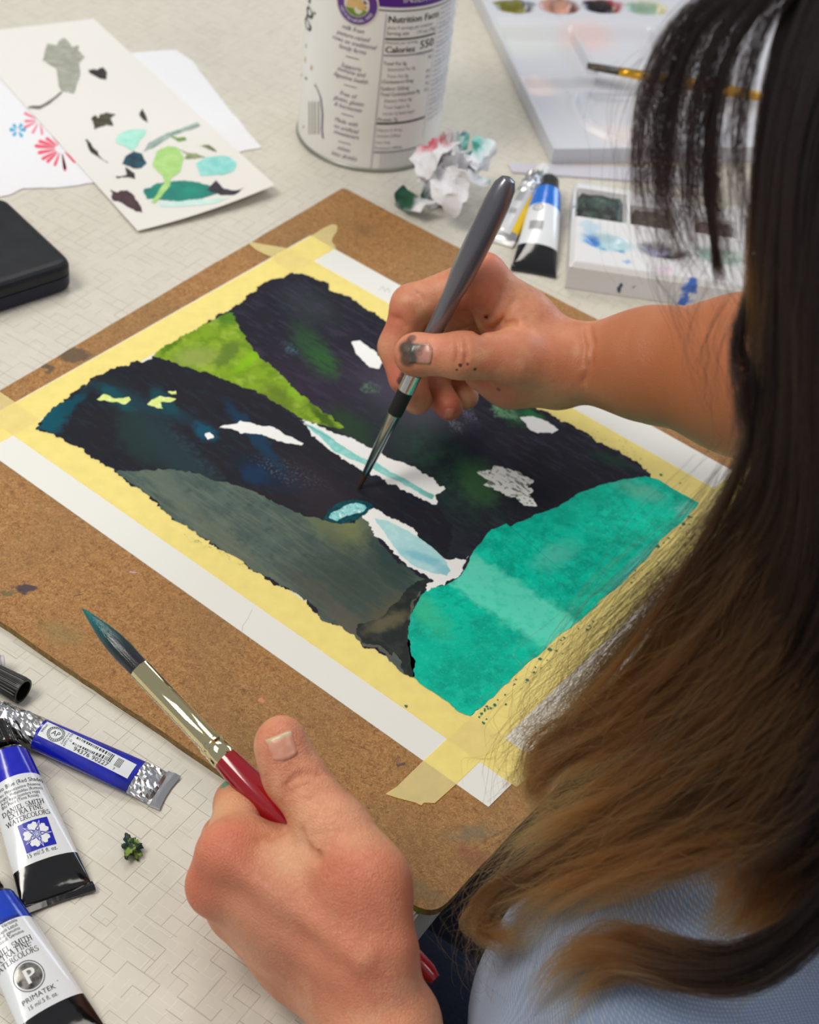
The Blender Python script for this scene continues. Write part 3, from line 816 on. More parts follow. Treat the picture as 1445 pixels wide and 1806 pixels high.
def rows(T, ink, items):
    f = lambda x, v: T.top(x, -v)
    for kind, s, px, py, size, sx in items:
        q = sq_of(T, px, py)
        ink.put(serif(s) if kind == 'S' else glyphs(s), q[1], -q[0], size, f, 'C', sx)

tube1, T1 = white_tube((60, 1480), (16, 1370), (101, 1584), 0.0100, 0.0296, (10, 20, 186), (24, 1368), (77, 1515), 'white and black paint tube with a dark blue flower emblem, below the silver tube')
I1 = Ink()
rows(T1, I1, [('B', 'Phthalo Blue (Red Shade)', 27, 1384, .0027, .86), ('B', 'Bleu Phtalocyanine (Nuance', 33, 1391, .0020, .82), ('B', 'Rouge), Phthaloblau (Rotton)', 35, 1398, .0020, .82),
              ('B', 'Azul ftalo (sombra roja)', 36, 1405, .0020, .86), ('B', 'Blu Ftalo (Tinta Rossa)', 36, 1412, .0020, .86),
              ('S', 'DANIEL SMITH', 42, 1424, .0021, 1.08), ('S', 'EXTRA FINE', 46, 1433, .0021, 1.08), ('B', 'TM', 69, 1417, .0008, 1), ('S', 'WATERCOLORS', 51, 1443, .0021, 1.06), ('B', '15 ml/.5 fl. oz.', 75, 1505, .0024, .95)])
I1.make('lettering', INK, tube1)
# flower emblem: blue square, five heart petals, star of sepals, knotted centre
sq = sq_of(T1, 65, 1471)
Eb, Ew, El = Ink(), Ink(), Ink()
fe = lambda x, v, l=0.00014: T1.top(sq[1] + x, sq[0] - v, l)
HS = 0.0063
for i in range(6):
    for j in range(6):
        a, b = -HS + 2 * HS * i / 6, -HS + 2 * HS * j / 6; d = 2 * HS / 6
        Eb.poly([(a, b), (a + d, b), (a + d, b + d), (a, b + d)], fe)
Eb.make('emblem_field', simple('emblem_blue', lin(28, 36, 172), 0.3), tube1)
fw = lambda x, v: fe(x, v, 0.00026); fb = lambda x, v: fe(x, v, 0.00036)
for k in range(5):
    a = math.radians(100 + 72 * k)
    P = lambda r, t: (r * math.cos(t), r * math.sin(t))
    Ew.poly([P(.0018, a), P(.0036, a - .50), P(.0050, a - .42), P(.0056, a - .2), P(.0049, a), P(.0056, a + .2), P(.0050, a + .42), P(.0036, a + .50)], fw)
    b = a + math.radians(36)
    Ew.poly([P(.0020, b - .16), P(.0044, b - .11), P(.0062, b), P(.0044, b + .11), P(.0020, b + .16)], fw)
    El.poly([P(.0026, b - .07), P(.0044, b - .055), P(.0055, b), P(.0044, b + .055), P(.0026, b + .07)], fb)
Ew.ring(0, 0, .0002, .0019, fw, 18)
for k in range(6):
    a = k * math.pi / 3; El.ring(.0010 * math.cos(a), .0010 * math.sin(a), .00028, .00048, fb, 10)
El.ring(0, 0, .00150, .00175, fb, 20)
Ew.make('emblem_flower', simple('emblem_white', lin(232, 236, 240), 0.35), tube1)
El.make('emblem_lines', simple('emblem_line_blue', lin(28, 36, 172), 0.35), tube1)

tube2, T2 = white_tube((60, 1720), (-8, 1626), (124, 1848), 0.0100, 0.0296, (6, 60, 186), (6, 1628), (86, 1776), 'white and black paint tube with a round silver letter P badge, nearest the frame corner')
I2 = Ink()
rows(T2, I2, [('B', 'Lapis Lazuli Genuine', -8, 1637, .0028, .9), ('B', 'Lapis-lazuli V\u00e9ritable', 0, 1640, .0020, .9), ('B', "Echter Lapis Lazuli", 4, 1647, .0020, .9), ('B', 'Lapisl\u00e1zuli genuino', 8, 1653, .0020, .9),
              ('B', 'Lapislazzuli Genuino', 12, 1659, .0020, .9), ('S', 'DANIEL SMITH', 19, 1675, .0022, 1.08), ('S', 'EXTRA FINE', 23, 1684, .0022, 1.08), ('B', 'TM', 53, 1664, .0008, 1),
              ('S', 'WATERCOLORS', 29, 1695, .0022, 1.06), ('B', 'PRIMATEK', 70, 1757, .0027, 1.12), ('B', 'R', 102, 1731, .0008, 1), ('B', '15 ml/.5 fl. oz.', 77, 1768, .0023, .95)])
q2 = sq_of(T2, 51, 1721); fp = lambda x, v, l=0.00014: T2.top(q2[1] + x, q2[0] - v, l)
I2.ring(0, 0, .0057, .0060, lambda x, v: fp(x, v), 48)
I2.make('lettering', INK, tube2)
Bd = Ink()
for i in range(6): Bd.ring(0, 0, .0051 * i / 6, .0051 * (i + 1) / 6, lambda x, v: fp(x, v, .00018), 40)
tm = NT('badge_silver', rough=0.3, metal=0.7); tm.set('Base Color', tm.ramp(tm.noise(tm.coords(), 160, 3), [(0.35, lin(34, 34, 36)), (0.65, lin(168, 166, 160))]))
Bd.make('badge', tm.m, tube2)
Bp = Ink(); Bp.put(glyphs('P'), .0002, -.0030, .0084, lambda x, v: fp(x, v, .0003), 'C', 1.075)
Bp.put(glyphs('P'), .0006, -.0030, .0084, lambda x, v: fp(x, v, .00032), 'C', 1.075)
Bp.make('badge_letter', simple('badge_white', lin(230, 232, 234), 0.35), tube2)

# silver tube with a blue body and a bar-coded sticker
tube3 = tube_root('paint_tube', 150, 1345, 'silver and blue paint tube with a white barcode sticker and crimped foil end')
T3 = Tube(tube3, at(2, 1284), at(281, 1394), 0.0072, 0.0192)
a3, b3 = sq_of(T3, 58, 1305, .012)[0] / T3.L, sq_of(T3, 232, 1379, .009)[0] / T3.L
T3.band('foil_shoulder', -0.02, a3, FOIL, 14, False, 0.00035, 4)
tb3 = NT('tube_blue', rough=0.18, coat=0.5); v3 = tb3.coords()
tb3.set('Base Color', tb3.mix(tb3.smooth(tb3.noise(v3, 60, 2), 0.5, 0.7), lin(16, 30, 172), lin(14, 26, 120))); tb3.bump(tb3.noise(v3, 90, 2), 0.25, 0.001)
T3.band('blue_body', a3, b3, tb3.m, 16)
T3.band('foil_end', b3, 1.0, FOIL, 8, False, 0.00025, 9)
cr = T3.crimp(FOIL, 0.006, 0.0011, 0.0003)
T3.shoulder(FOIL, TUBE_BLACK, 0.0035, 0.0056, 0.011)
S0, S1 = sq_of(T3, 63, 1304, .0125)[0], sq_of(T3, 225, 1373, .010)[0]
st = Ink(); f3 = lambda x, v, l=.0001: T3.top(v, S0 + x, l); W3 = S1 - S0; q0, q1 = -.0042, .0042
for i in range(14):
    for j in range(6):
        st.poly([(W3 * i / 14, q0 + (q1 - q0) * j / 6), (W3 * (i + 1) / 14, q0 + (q1 - q0) * j / 6), (W3 * (i + 1) / 14, q0 + (q1 - q0) * (j + 1) / 6), (W3 * i / 14, q0 + (q1 - q0) * (j + 1) / 6)], f3)
st.make('sticker', simple('sticker_white', lin(226, 232, 236), 0.3), tube3)
I3 = Ink(); fi = lambda x, v: f3(x, v, .00022); rg = np.random.default_rng(2)
x = .0155
while x < .0345:
    wd = rg.choice([.00025, .00025, .0005, .00075]); I3.poly([(x, -.0012), (x + wd, -.0012), (x + wd, .0033), (x, .0033)], fi); x += wd + rg.choice([.0003, .0003, .0006])
x = .0362
while x < .0392: I3.poly([(x, -.0016), (x + .0003, -.0016), (x + .0003, .0030), (x, .0030)], fi); x += .0006
I3.put(glyphs('94376'), .0210, -.0036, .0029, fi, 'C', 1.1); I3.put(glyphs('90227'), .0300, -.0036, .0029, fi, 'C', 1.1); I3.put(glyphs('7'), .0370, -.0036, .0018, fi)
I3.put(glyphs('AP'), .0068, -.0012, .0036, fi, 'C', .9); I3.ring(.0068, 0, .0027, .0029, fi, 30); I3.ring(.0068, 0, .0037, .0039, fi, 36)
for k in range(22):
    a = k * 2 * math.pi / 22; I3.rect(.0068 + .0033 * math.cos(a) - .00018, .0033 * math.sin(a) - .0003, .0068 + .0033 * math.cos(a) + .00018, .0033 * math.sin(a) + .0003, fi)
I3.put(glyphs('990661'), .0016, 0, .0016, fi, 'C', 1, math.pi / 2)
for i, tx in enumerate(('Conforms to', 'ASTM D 4236', 'C1')): I3.put(glyphs(tx), .0118 + .0014 * i, 0, .0013, fi, 'C', 1, math.pi / 2)
I3.make('lettering', INK, tube3)

# tubes lying behind the painting
tube4 = tube_root('paint_tube', 920, 380, 'small yellow paint tube with silver foil top, beside the grey brush handle')
T4 = Tube(tube4, at(942, 340), at(886, 426), 0.0085, 0.0170)
T4.band('foil_shoulder', -0.02, 0.34, FOIL, 10, False, 0.0004, 2)
T4.band('yellow_body', 0.34, 0.9, gloss('tube_yellow', (232, 196, 8), 0.3), 10)
T4.band('foil_end', 0.9, 1.0, FOIL, 3)
T4.crimp(gloss('crimp_white', (222, 224, 222), 0.3), 0.006, 0.0012)
T4.shoulder(FOIL, gloss('cap_white', (222, 222, 218), 0.4), 0.004, 0.0062, 0.011)
s4 = Ink(); f4 = lambda x, v, l=.00012: T4.top(x - .0016, v, l)
for i in range(8):
    for j in range(4):
        a, b = -.0050 + .0025 * j, .012 + (T4.L - .016) * i / 8
        s4.poly([(a, b), (a + .0025, b), (a + .0025, b + (T4.L - .016) / 8), (a, b + (T4.L - .016) / 8)], f4)
s4.make('sticker', simple('sticker_silver', lin(196, 198, 204), 0.3), tube4)
g4 = Ink()
for (a, b, c, d) in ((-.003, .024, .002, .034), (-.003, .042, .002, .047)): g4.rect(a, b, c, d, lambda x, v: f4(x, v, .0002), 4)
g4.make('print', simple('print_grey', lin(150, 152, 156), 0.4), tube4)

tube5, T5 = white_tube((945, 410), (960, 371), (941, 480), 0.0100, 0.0285, (8, 110, 214), (961, 358), (949, 430), 'white and black paint tube with bright blue band, left of the small palette box')
I5 = Ink(); c5 = sq_of(T5, 950, 365); g5 = lambda x, v: T5.top(c5[1] + x, c5[0] - v, .00012)
I5.ring(0, 0, .0026, .0033, g5, 24); I5.put(glyphs('AP'), 0, -.0009, .0026, g5)
c6 = sq_of(T5, 947, 396)
for i in range(9): I5.rect(c6[1] - c5[1] - .0045 + i * .001, -(c6[0] - c5[0]) - .004, c6[1] - c5[1] - .0045 + i * .001 + .0006, -(c6[0] - c5[0]) + .004, g5)
I5.make('lettering', INK_GREY, tube5)

# loose caps at the frame's left edge
cap_mat = simple('cap_black', lin(20, 21, 24), 0.38)
c0 = at(-28, 1181, .0066); c1 = at(41, 1219, .0062)
root = thing('tube_cap', 'black ribbed screw cap lying open beside the silver tube', 'cap', (c0[0], c0[1], TABLE_Z))
Mc = Matrix.Translation((-c0[0], -c0[1], -TABLE_Z)) @ frame_between(c0, c1)
ribbed(root, 'ribbed_shell', Mc, 0.0052, 0.0062, float(np.linalg.norm(c1 - c0)), 26, cap_mat, 0.0049)
c0 = at(-40, 1176, .006); c1 = at(8, 1171, .006)
root = thing('bottle_cap', 'pale grey plastic cap at the picture edge behind the black screw cap', 'cap', (c0[0], c0[1], TABLE_Z))
Mc = Matrix.Translation((-c0[0], -c0[1], -TABLE_Z)) @ frame_between(c0, c1)
V, Fc = lathe([(.0058, 0), (.0058, .008), (.0050, .0105), (.0042, .0108), (.0042, .0122), (.0030, .0124)], 32)
mesh('cap_body', [Mc @ Vector(v) for v in V], Fc, simple('cap_grey', lin(196, 194, 196), 0.4), root, False)

# a crumb of dried paint
from mathutils import noise as mnoise
def lump(name, c, rx, ry, rz, amp, freq, mat, parent=None, sub=4, seed=0, rot=0.0, flat=0.25):
    bm = bmesh.new(); bmesh.ops.create_icosphere(bm, subdivisions=sub, radius=1.0)
    for v in bm.verts:
        n = v.co.normalized(); d = 1 + amp * (mnoise.turbulence(n * freq + Vector((seed, seed * 2, 0)), 4, False) - 0.5)
        p = Vector((n.x * rx * d, n.y * ry * d, n.z * rz * d))
        if p.z < -rz * (1 - flat): p.z = -rz * (1 - flat)
        p.rotate(Matrix.Rotation(rot, 3, 'Z')); v.co = p
    return from_bm(name, bm, mat, parent, True, c)
t = NT('dried_paint', rough=0.6); v = t.coords()
c = t.ramp(t.noise(v, 260, 3), [(0.36, lin(14, 46, 44)), (0.5, lin(34, 66, 44)), (0.58, lin(120, 146, 52)), (0.75, lin(150, 176, 88))])
t.set('Base Color', c)
p = at(232, 1500); o = lump('paint_crumb', (p[0], p[1], TABLE_Z + .0030), .0066, .0046, .0042, .75, 1.7, t.m, None, 4, 3, -0.6)
tag(o, 'small dark green crumb of dried paint on the bare table', 'paint crumb')
# ---------------------------------------------------------------- things round the board
# reference card with colour swatches; its right-hand end lifts off the table
CARD = [(-69, 60), (165, 33), (485, 326), (243, 407)]
def card_h(px, py):
    d = max(0.0, ((px - 243) * 0.55 + (py - 200) * 0.28) / 170.0)
    return 0.0016 + 0.0075 * min(1.2, d) ** 2.2
cp = at(190, 220); card = thing('swatch_card', 'white watercolor card with grey, black, green and aqua test marks', 'card', (cp[0], cp[1], TABLE_Z))
cO = np.array(card.location)
V, Fc, N1, N2 = [], [], 24, 18
for layer in (0, -0.0005):
    for i in range(N1 + 1):
        for j in range(N2 + 1):
            s, r = i / N1, j / N2
            a = (1 - s) * np.array(CARD[0]) + s * np.array(CARD[3]); b = (1 - s) * np.array(CARD[1]) + s * np.array(CARD[2])
            q = a + (b - a) * r + np.array([0, 6 * s ** 6 * 4 * r * (1 - r)])
            V.append(at(q[0], q[1], card_h(*q) + layer) - cO)
k = (N1 + 1) * (N2 + 1)
for i in range(N1):
    for j in range(N2):
        f = (i * (N2 + 1) + j, (i + 1) * (N2 + 1) + j, (i + 1) * (N2 + 1) + j + 1, i * (N2 + 1) + j + 1)
        Fc.append(f); Fc.append(tuple(k + x for x in reversed(f)))
rim = [j for j in range(N2 + 1)] + [i * (N2 + 1) + N2 for i in range(1, N1 + 1)] + [N1 * (N2 + 1) + j for j in range(N2 - 1, -1, -1)] + [i * (N2 + 1) for i in range(N1 - 1, 0, -1)]
for a, b in zip(rim, rim[1:] + rim[:1]): Fc.append((a, b, b + k, a + k))
mesh('card_sheet', V, Fc, paper_mat('card_paper', (228, 226, 222)), card)
def swatch(name, pts, col, col2=None, amp=0.0004, seed=0, sc=0.346, rough=0.6, z=0.00025, k=140):
    t = NT('swatch_paint', rough=rough); v = t.coords()
    t.set('Base Color', t.ramp(t.noise(v, k, 4), [(0.35, lin(*col)), (0.65, lin(*(col2 or col)))]))
    P = ragged(np.array(pts, float) * sc, amp * 2200, 1.2, seed)
    ar = np.sum(P[:, 0] * np.roll(P[:, 1], -1) - np.roll(P[:, 0], -1) * P[:, 1])
    if ar > 0: P = P[::-1]
    return mesh(name, [at(x, y, card_h(x, y) + z) - cO for x, y in P], [tuple(range(len(P)))], t.m, card)
swatch('grey_swatch', [(240, 220), (290, 230), (305, 205), (320, 190), (335, 195), (350, 215), (365, 240), (400, 235), (395, 255), (430, 290), (402, 318), (410, 380), (390, 440), (378, 478), (345, 470), (315, 470), (297, 430), (295, 400), (285, 350), (220, 305)], (150, 152, 140), (172, 174, 162), 0.0003, 1)
swatch('grey_stem', [(312, 465), (250, 512), (205, 540), (150, 540), (142, 550), (205, 556), (260, 525), (318, 474)], (96, 94, 84), (130, 126, 112), 0.0002, 2)
BK = (34, 30, 26), (52, 46, 42)
swatch('black_dab', [(445, 352), (480, 346), (497, 356), (525, 345), (546, 367), (540, 405), (510, 398), (450, 370)], *BK, 0.0005, 3)
swatch('black_dab', [(468, 600), (490, 590), (502, 602), (512, 580), (590, 582), (558, 602), (578, 640), (540, 635), (485, 660)], (52, 48, 34), (88, 84, 66), 0.0007, 4)
swatch('black_dab', [(708, 575), (727, 550), (750, 590), (757, 630), (740, 615), (712, 592)], *BK, 0.0005, 5)
swatch('black_dab', [(438, 712), (452, 715), (470, 750), (500, 768), (508, 790), (552, 832), (490, 792), (455, 768)], *BK, 0.0005, 6)
swatch('aqua_swatch', [(588, 715), (605, 685), (645, 665), (700, 657), (745, 662), (742, 690), (712, 715), (700, 745), (672, 768), (640, 745), (602, 730)], (150, 222, 206), (182, 234, 220), 0.0003, 7)
swatch('navy_swatch', [(622, 835), (640, 800), (682, 770), (722, 785), (746, 830), (720, 856), (680, 855)], (10, 34, 52), (16, 84, 104), 0.0003, 8)
swatch('black_dab', [(640, 850), (660, 862), (690, 882), (690, 915), (650, 905), (595, 902), (642, 888)], (40, 30, 38), (56, 44, 54), 0.0006, 9)
swatch('plum_dab', [(565, 968), (600, 982), (650, 968), (682, 1000), (735, 1085), (690, 1075), (620, 1032), (580, 1015)], (56, 34, 42), (76, 50, 58), 0.0009, 10)
swatch('teal_swatch', [(735, 968), (790, 940), (850, 925), (920, 920), (1000, 927), (1060, 940), (1105, 985), (1030, 1012), (900, 1025), (750, 1012)], (16, 146, 124), (18, 118, 112), 0.0005, 11, 0.346, 0.6, 0.00025, 60)
swatch('pale_aqua_swatch', [(800, 1032), (900, 1026), (1000, 1018), (1170, 1008), (1100, 1035), (1000, 1048), (820, 1055)], (190, 226, 222), (212, 236, 232), 0.0004, 12)
swatch('navy_dab', [(1060, 965), (1100, 918), (1130, 955), (1180, 968), (1245, 958), (1190, 995), (1100, 988)], (36, 30, 48), (52, 46, 62), 0.0006, 13, z=0.00035)
swatch('green_swatch', [(772, 840), (800, 770), (852, 742), (902, 752), (936, 800), (920, 872), (872, 912), (868, 950), (790, 1040), (770, 1030), (840, 930), (828, 898)], (160, 208, 120), (182, 222, 142), 0.0003, 14, z=0.00035)
swatch('grey_green_stroke', [(728, 775), (760, 728), (850, 680), (1005, 625), (1017, 640), (862, 700), (780, 752)], (120, 150, 144), (176, 192, 184), 0.0004, 15)
swatch('green_stroke', [(860, 688), (900, 702), (942, 700), (950, 715), (910, 722), (890, 706)], (104, 146, 60), (120, 160, 84), 0.0003, 16)
swatch('green_stroke', [(915, 762), (1000, 780), (1045, 800), (990, 808), (940, 806), (950, 790)], (84, 104, 56), (150, 166, 120), 0.0005, 17)
swatch('green_stroke', [(1010, 742), (1060, 738), (1105, 772), (1085, 772), (1050, 755)], (96, 112, 66), (140, 150, 110), 0.0005, 18)
swatch('aqua_swatch', [(1000, 835), (1060, 802), (1160, 796), (1208, 828), (1200, 868), (1140, 890), (1022, 896)], (128, 208, 204), (158, 224, 220), 0.0003, 19)

# paper towel under the card, printed with small flowers
tw = at(120, 200); towel = thing('paper_towel', 'white paper towel with red and blue flower prints, lying under the swatch card', 'paper towel', (tw[0], tw[1], TABLE_Z))
tO = np.array(towel.location)
tt = NT('towel_paper', color=lin(232, 233, 238), rough=0.9); vv = tt.coords(); tt.bump(tt.noise(vv, 260, 4, 0.6), 0.5, 0.0015)
TP = [(-130, 150), (245, 94), (310, 90), (340, 112), (400, 190), (461, 262), (430, 268), (330, 300), (150, 326), (100, 332), (40, 335), (18, 345), (-20, 352), (-140, 360)]
TW = ragged(np.array([at(*p, 0)[:2] for p in TP]), 0.0006, 0.002, 8)
slab('towel_sheet', TW, TABLE_Z + 0.0003, TABLE_Z + 0.0009, tt.m, towel, tO)
def flower(px, py, n, r, col, a0, a1, seed, wd=2.6):
    rg = np.random.default_rng(seed); V, Fc = [], []
    for k in range(n):
        a = math.radians(a0 + (a1 - a0) * k / max(1, n - 1)) + rg.normal() * 0.08; L = r * rg.uniform(.75, 1.05)
        d = np.array([math.cos(a), -math.sin(a) * 0.8]); nn = np.array([-d[1], d[0]]); b = len(V)
        for u, w2 in ((.25, .25), (.6, .8), (.92, 1), (1, .5)):
            for s in (-1, 1): V.append(at(px + d[0] * L * u + nn[0] * s * w2 * wd, py + d[1] * L * u + nn[1] * s * w2 * wd, 0.00105) - tO)
        for i in range(3): Fc.append((b + 2 * i, b + 2 * i + 1, b + 2 * i + 3, b + 2 * i + 2))
    o = mesh('printed_flower', V, Fc, simple('towel_print', lin(*col), 0.9), towel); return o
flower(108, 262, 15, 48, (232, 92, 116), 60, 330, 1, 3.4).__setitem__('label', 'large red printed flower')
flower(70, 212, 11, 34, (236, 128, 150), 20, 340, 2, 2.8).__setitem__('label', 'small pink printed flower')
flower(31, 230, 6, 18, (72, 174, 216), 0, 300, 3, 3.6).__setitem__('label', 'small blue printed flower')

# black case
cc = at(20, 440)
t = NT('case_black', rough=0.42, spec=.25); t.set('Base Color', t.ramp(t.noise(t.coords(), 60, 3), [(0.3, lin(28, 30, 36)), (0.7, lin(38, 40, 46))])); t.bump(t.noise(t.coords(), 1600, 2), 0.15, 0.0002)
case = thing('glasses_case', 'black rounded hard case at the picture edge, beyond the board', 'case', (cc[0], cc[1], TABLE_Z)); kO = np.array(case.location)
H = 0.020
q0, q1 = at(131, 462, H)[:2], at(4, 343, H)[:2]; dd = at(-6, 516, H)[:2] - at(128, 473, H)[:2]; dd /= np.linalg.norm(dd)
cpoly = round_poly([q0, q1, q1 + dd * .15, q0 + dd * .15], [.010, .010, .012, .012], 8)
def inset(P, d):
    P = np.asarray(P); n = len(P); t = np.roll(P, -1, 0) - np.roll(P, 1, 0); t /= np.linalg.norm(t, axis=1)[:, None]
    ar = np.sum(P[:, 0] * np.roll(P[:, 1], -1) - np.roll(P[:, 0], -1) * P[:, 1]); s = 1 if ar > 0 else -1
    return P + s * np.stack([-t[:, 1], t[:, 0]], 1) * d
def pillow(name, poly, levels, mat, parent, org, smooth=True):
    V, Fc = [], []; n = len(poly)
    ar = np.sum(poly[:, 0] * np.roll(poly[:, 1], -1) - np.roll(poly[:, 0], -1) * poly[:, 1])
    if ar < 0: poly = poly[::-1]
    for d, z in levels:
        V += [(x - org[0], y - org[1], z - org[2]) for x, y in inset(poly, d)]
    m = len(levels)
    for i in range(m - 1):
        for k in range(n): Fc.append((i * n + k, i * n + (k + 1) % n, (i + 1) * n + (k + 1) % n, (i + 1) * n + k))
    Fc.append(tuple(reversed(range(n)))); Fc.append(tuple((m - 1) * n + k for k in range(n)))
    return mesh(name, V, Fc, mat, parent, smooth)
z0 = TABLE_Z
pillow('lower_shell', cpoly, [(.003, z0 + .0002), (.0008, z0 + .0015), (0, z0 + .004), (0, z0 + .0108)], simple('case_navy', lin(14, 18, 40), 0.35, spec=.3), case, kO, False)
pillow('lid', cpoly, [(0.0004, z0 + .0112), (0, z0 + .0116), (0, z0 + .0165), (.0010, z0 + .0188), (.0028, z0 + .0199), (.006, z0 + .0203)], t.m, case, kO, False)

# ---------------------------------------------------------------- white canister
TC = np.array([-0.06266, 0.15170]); TR = 0.05023; TH = 0.168
tin = thing('canister', 'tall white canister printed with nutrition facts and a purple top band', 'canister', (TC[0], TC[1], TABLE_Z))
phi0 = math.atan2(EYE[1] - TC[1], EYE[0] - TC[0])
V, Fc = lathe([(TR - .0035, .0004), (TR - .0012, .0003), (TR - .0002, .0012), (TR, .003), (TR, TH - .004), (TR - .0006, TH)], 96)
t = NT('canister_label', rough=0.32); t.set('Base Color', lin(240, 239, 236)); t.set('coat', 0.25)
mesh('body', V, Fc, t.m, tin, True)
V, Fc = lathe([(TR + .0004, .0002), (TR + .0009, .0008), (TR + .0009, .0022), (TR + .0002, .0030), (TR - .001, .003), (TR - .001, .0002)], 96, False)
mesh('bottom_rim', V, Fc, simple('rim_steel', lin(150, 154, 146), 0.35, metal=0.6), tin, True)
V, Fc = lathe([(TR + .0012, TH - .002), (TR + .0016, TH), (TR + .0016, TH + .010), (TR + .0004, TH + .0125), (TR - .004, TH + .013)], 96)
mesh('lid', V, Fc, simple('lid_white', lin(228, 228, 230), 0.4), tin, True)
def on_tin(px, py):
    """angle from the viewing direction and height where a sight line meets the canister"""
    r = ROT.T @ np.array([(px - CX) / F_PX, (py - CY) / F_PX, 1.0]); d = r[:2]; o = EYE[:2] - TC
    a = d @ d; b = o @ d; c = o @ o - TR ** 2; s = (-b - math.sqrt(max(b * b - a * c, 0))) / a
    p = EYE + r * s; ang = math.atan2(p[1] - TC[1], p[0] - TC[0]) - phi0
    return ((ang + math.pi) % (2 * math.pi)) - math.pi, p[2] - TABLE_Z
def wrap(lift): 
    def f(x, v):
        a = phi0 + x / TR; r = TR + lift; return (r * math.cos(a), r * math.sin(a), v)
    return f
W1, W2, W3_ = wrap(.00012), wrap(.00022), wrap(.00032)
ax = lambda px, py: (on_tin(px, py)[0] * TR, on_tin(px, py)[1])
ink = Ink(); grey = Ink(); pur = Ink(); dg = Ink()
# nutrition panel
xl = ax(675, 100)[0]; xr = xl + 0.0375; 
def zl(py): return ax(700, py)[1]
lines = [('Nutrition Facts', 40, .0066, 'L', 0, .92, 'k'), ('about 9 servings per container', 52, .0036, 'L', 0, .74, 'g'), ('Serving size', 62, .0036, 'L', 0, .9, 'k'), ('1/4 cup (70g)', 62, .0036, 'R', 0, .8, 'g'),
         ('Amount per serving', 78, .0032, 'L', 0, .85, 'g'), ('Calories', 93, .0064, 'L', 0, .95, 'k'), ('550', 90, .0082, 'R', 0, .95, 'k'), ('% Daily Value*', 101, .0028, 'R', 0, .8, 'g'),
         ('Total Fat 0g', 115, .0036, 'L', 0, .9, 'k'), ('0%', 112, .0034, 'R', 0, .9, 'g'), ('Saturated Fat 0g', 125, .0033, 'L', .003, .9, 'g'), ('Trans Fat 0g', 137, .0033, 'L', .003, .9, 'g'), ('0%', 137, .0034, 'R', 0, .9, 'g'),
         ('Cholesterol 0mg', 147, .0036, 'L', 0, .9, 'k'), ('0%', 147, .0034, 'R', 0, .9, 'g'), ('Sodium 220mg', 159, .0036, 'L', 0, .9, 'k'), ('7%', 159, .0034, 'R', 0, .9, 'g'), ('Total Carbohydrate 9g', 169, .0036, 'L', 0, .85, 'k'), ('3%', 170, .0034, 'R', 0, .9, 'g'),
         ('Dietary Fiber 0g', 180, .0033, 'L', .003, .9, 'g'), ('Total Sugars 7g', 191, .0033, 'L', .003, .9, 'g'), ('Includes 7g Added Sugars', 202, .0030, 'L', .003, .75, 'g'), ('Protein 7g', 213, .0036, 'L', 0, .9, 'k'),
         ('Vitamin D 0mcg', 231, .0030, 'L', 0, .9, 'g'), ('Calcium 220mg', 241, .0030, 'L', 0, .9, 'g'), ('Iron 1mg', 252, .0030, 'L', 0, .9, 'g'), ('Potassium 240mg', 262, .0030, 'L', 0, .9, 'g')]
for s, py, size, al, ind, sx, kk in lines:
    I = ink if kk == 'k' else grey
    x = {'L': xl + .001 + ind, 'R': xr - .001}[al]
    I.put(glyphs(s), x, zl(py), size, W2, al, sx)
    if kk == 'k' and size > .005: I.put(glyphs(s), x + .0003 * (1 if al == 'L' else -1), zl(py), size, W2, al, sx)
for py, th, I in ((69, .0013, ink), (98, .0009, grey), (217, .0015, ink), (267, .0011, grey)): I.rect(xl + .0006, zl(py) - th / 2, xr - .0006, zl(py) + th / 2, W2, 12)
for k in range(7):
    zz = ax(700, 273 + k * 4.6)[1]; grey.put(glyphs('The % Daily Value tells you how much a nutrient in a serving'), (xl + xr) / 2, zz, .0018, W2, 'C', .62)
zt, zb = zl(26), zl(300)
for x in (xl - .0006, xl): grey.rect(x, zb, x + .0002, zt, W2, 1)
grey.rect(xr, zl(255), xr + .0002, zt, W2, 1)
for k in range(24):
    zz = zl(30 + k * 8.5); dg.put(glyphs(('INGREDIENTS milk solids', 'whey protein, inulin,', 'natural flavors, salt', 'storage: keep cool dry')[k % 4]), xr + .002, zz, .0030, W2, 'L', .9)
# italic claims in the middle column
def claim(rowsx, px):
    for s, py, size, xx in rowsx: pur.put(glyphs(s, 0.35), ax(xx, py)[0], ax(xx, py)[1], size, W2, 'C', .86)
claim([('milk from', 55, .0046, 622), ('pasture-raised', 68, .0046, 622), ('cows on traditional', 80, .0046, 623), ('family farms', 91, .0046, 621), ('Supports', 122, .0046, 619), ('immune and', 131, .0046, 619), ('digestive health', 142, .0046, 617),
       ('Free of', 171, .0046, 614), ('gluten, gluten', 182, .0046, 614), ('& hormones', 193, .0046, 613), ('Made with', 219, .0046, 610), ('no artificial', 231, .0046, 610), ('sweeteners', 241, .0046, 610), ('mixes', 266, .0046, 606), ('into drinks', 279, .0050, 606)], 620)
for px, py in ((622, 102), (618, 152), (613, 203), (608, 252)):
    x, z = ax(px, py); grey.rect(x - .0045, z - .0003, x + .0045, z + .0003, W2, 2)
ink.make('black_lettering', simple('label_black', lin(44, 54, 54), 0.5), tin); grey.make('grey_lettering', simple('label_grey', lin(120, 128, 136), 0.5), tin)
pur.make('claim_lettering', INK_PURPLE, tin); dg.make('ingredient_lettering', simple('label_blue_grey', lin(150, 160, 186), 0.5), tin)
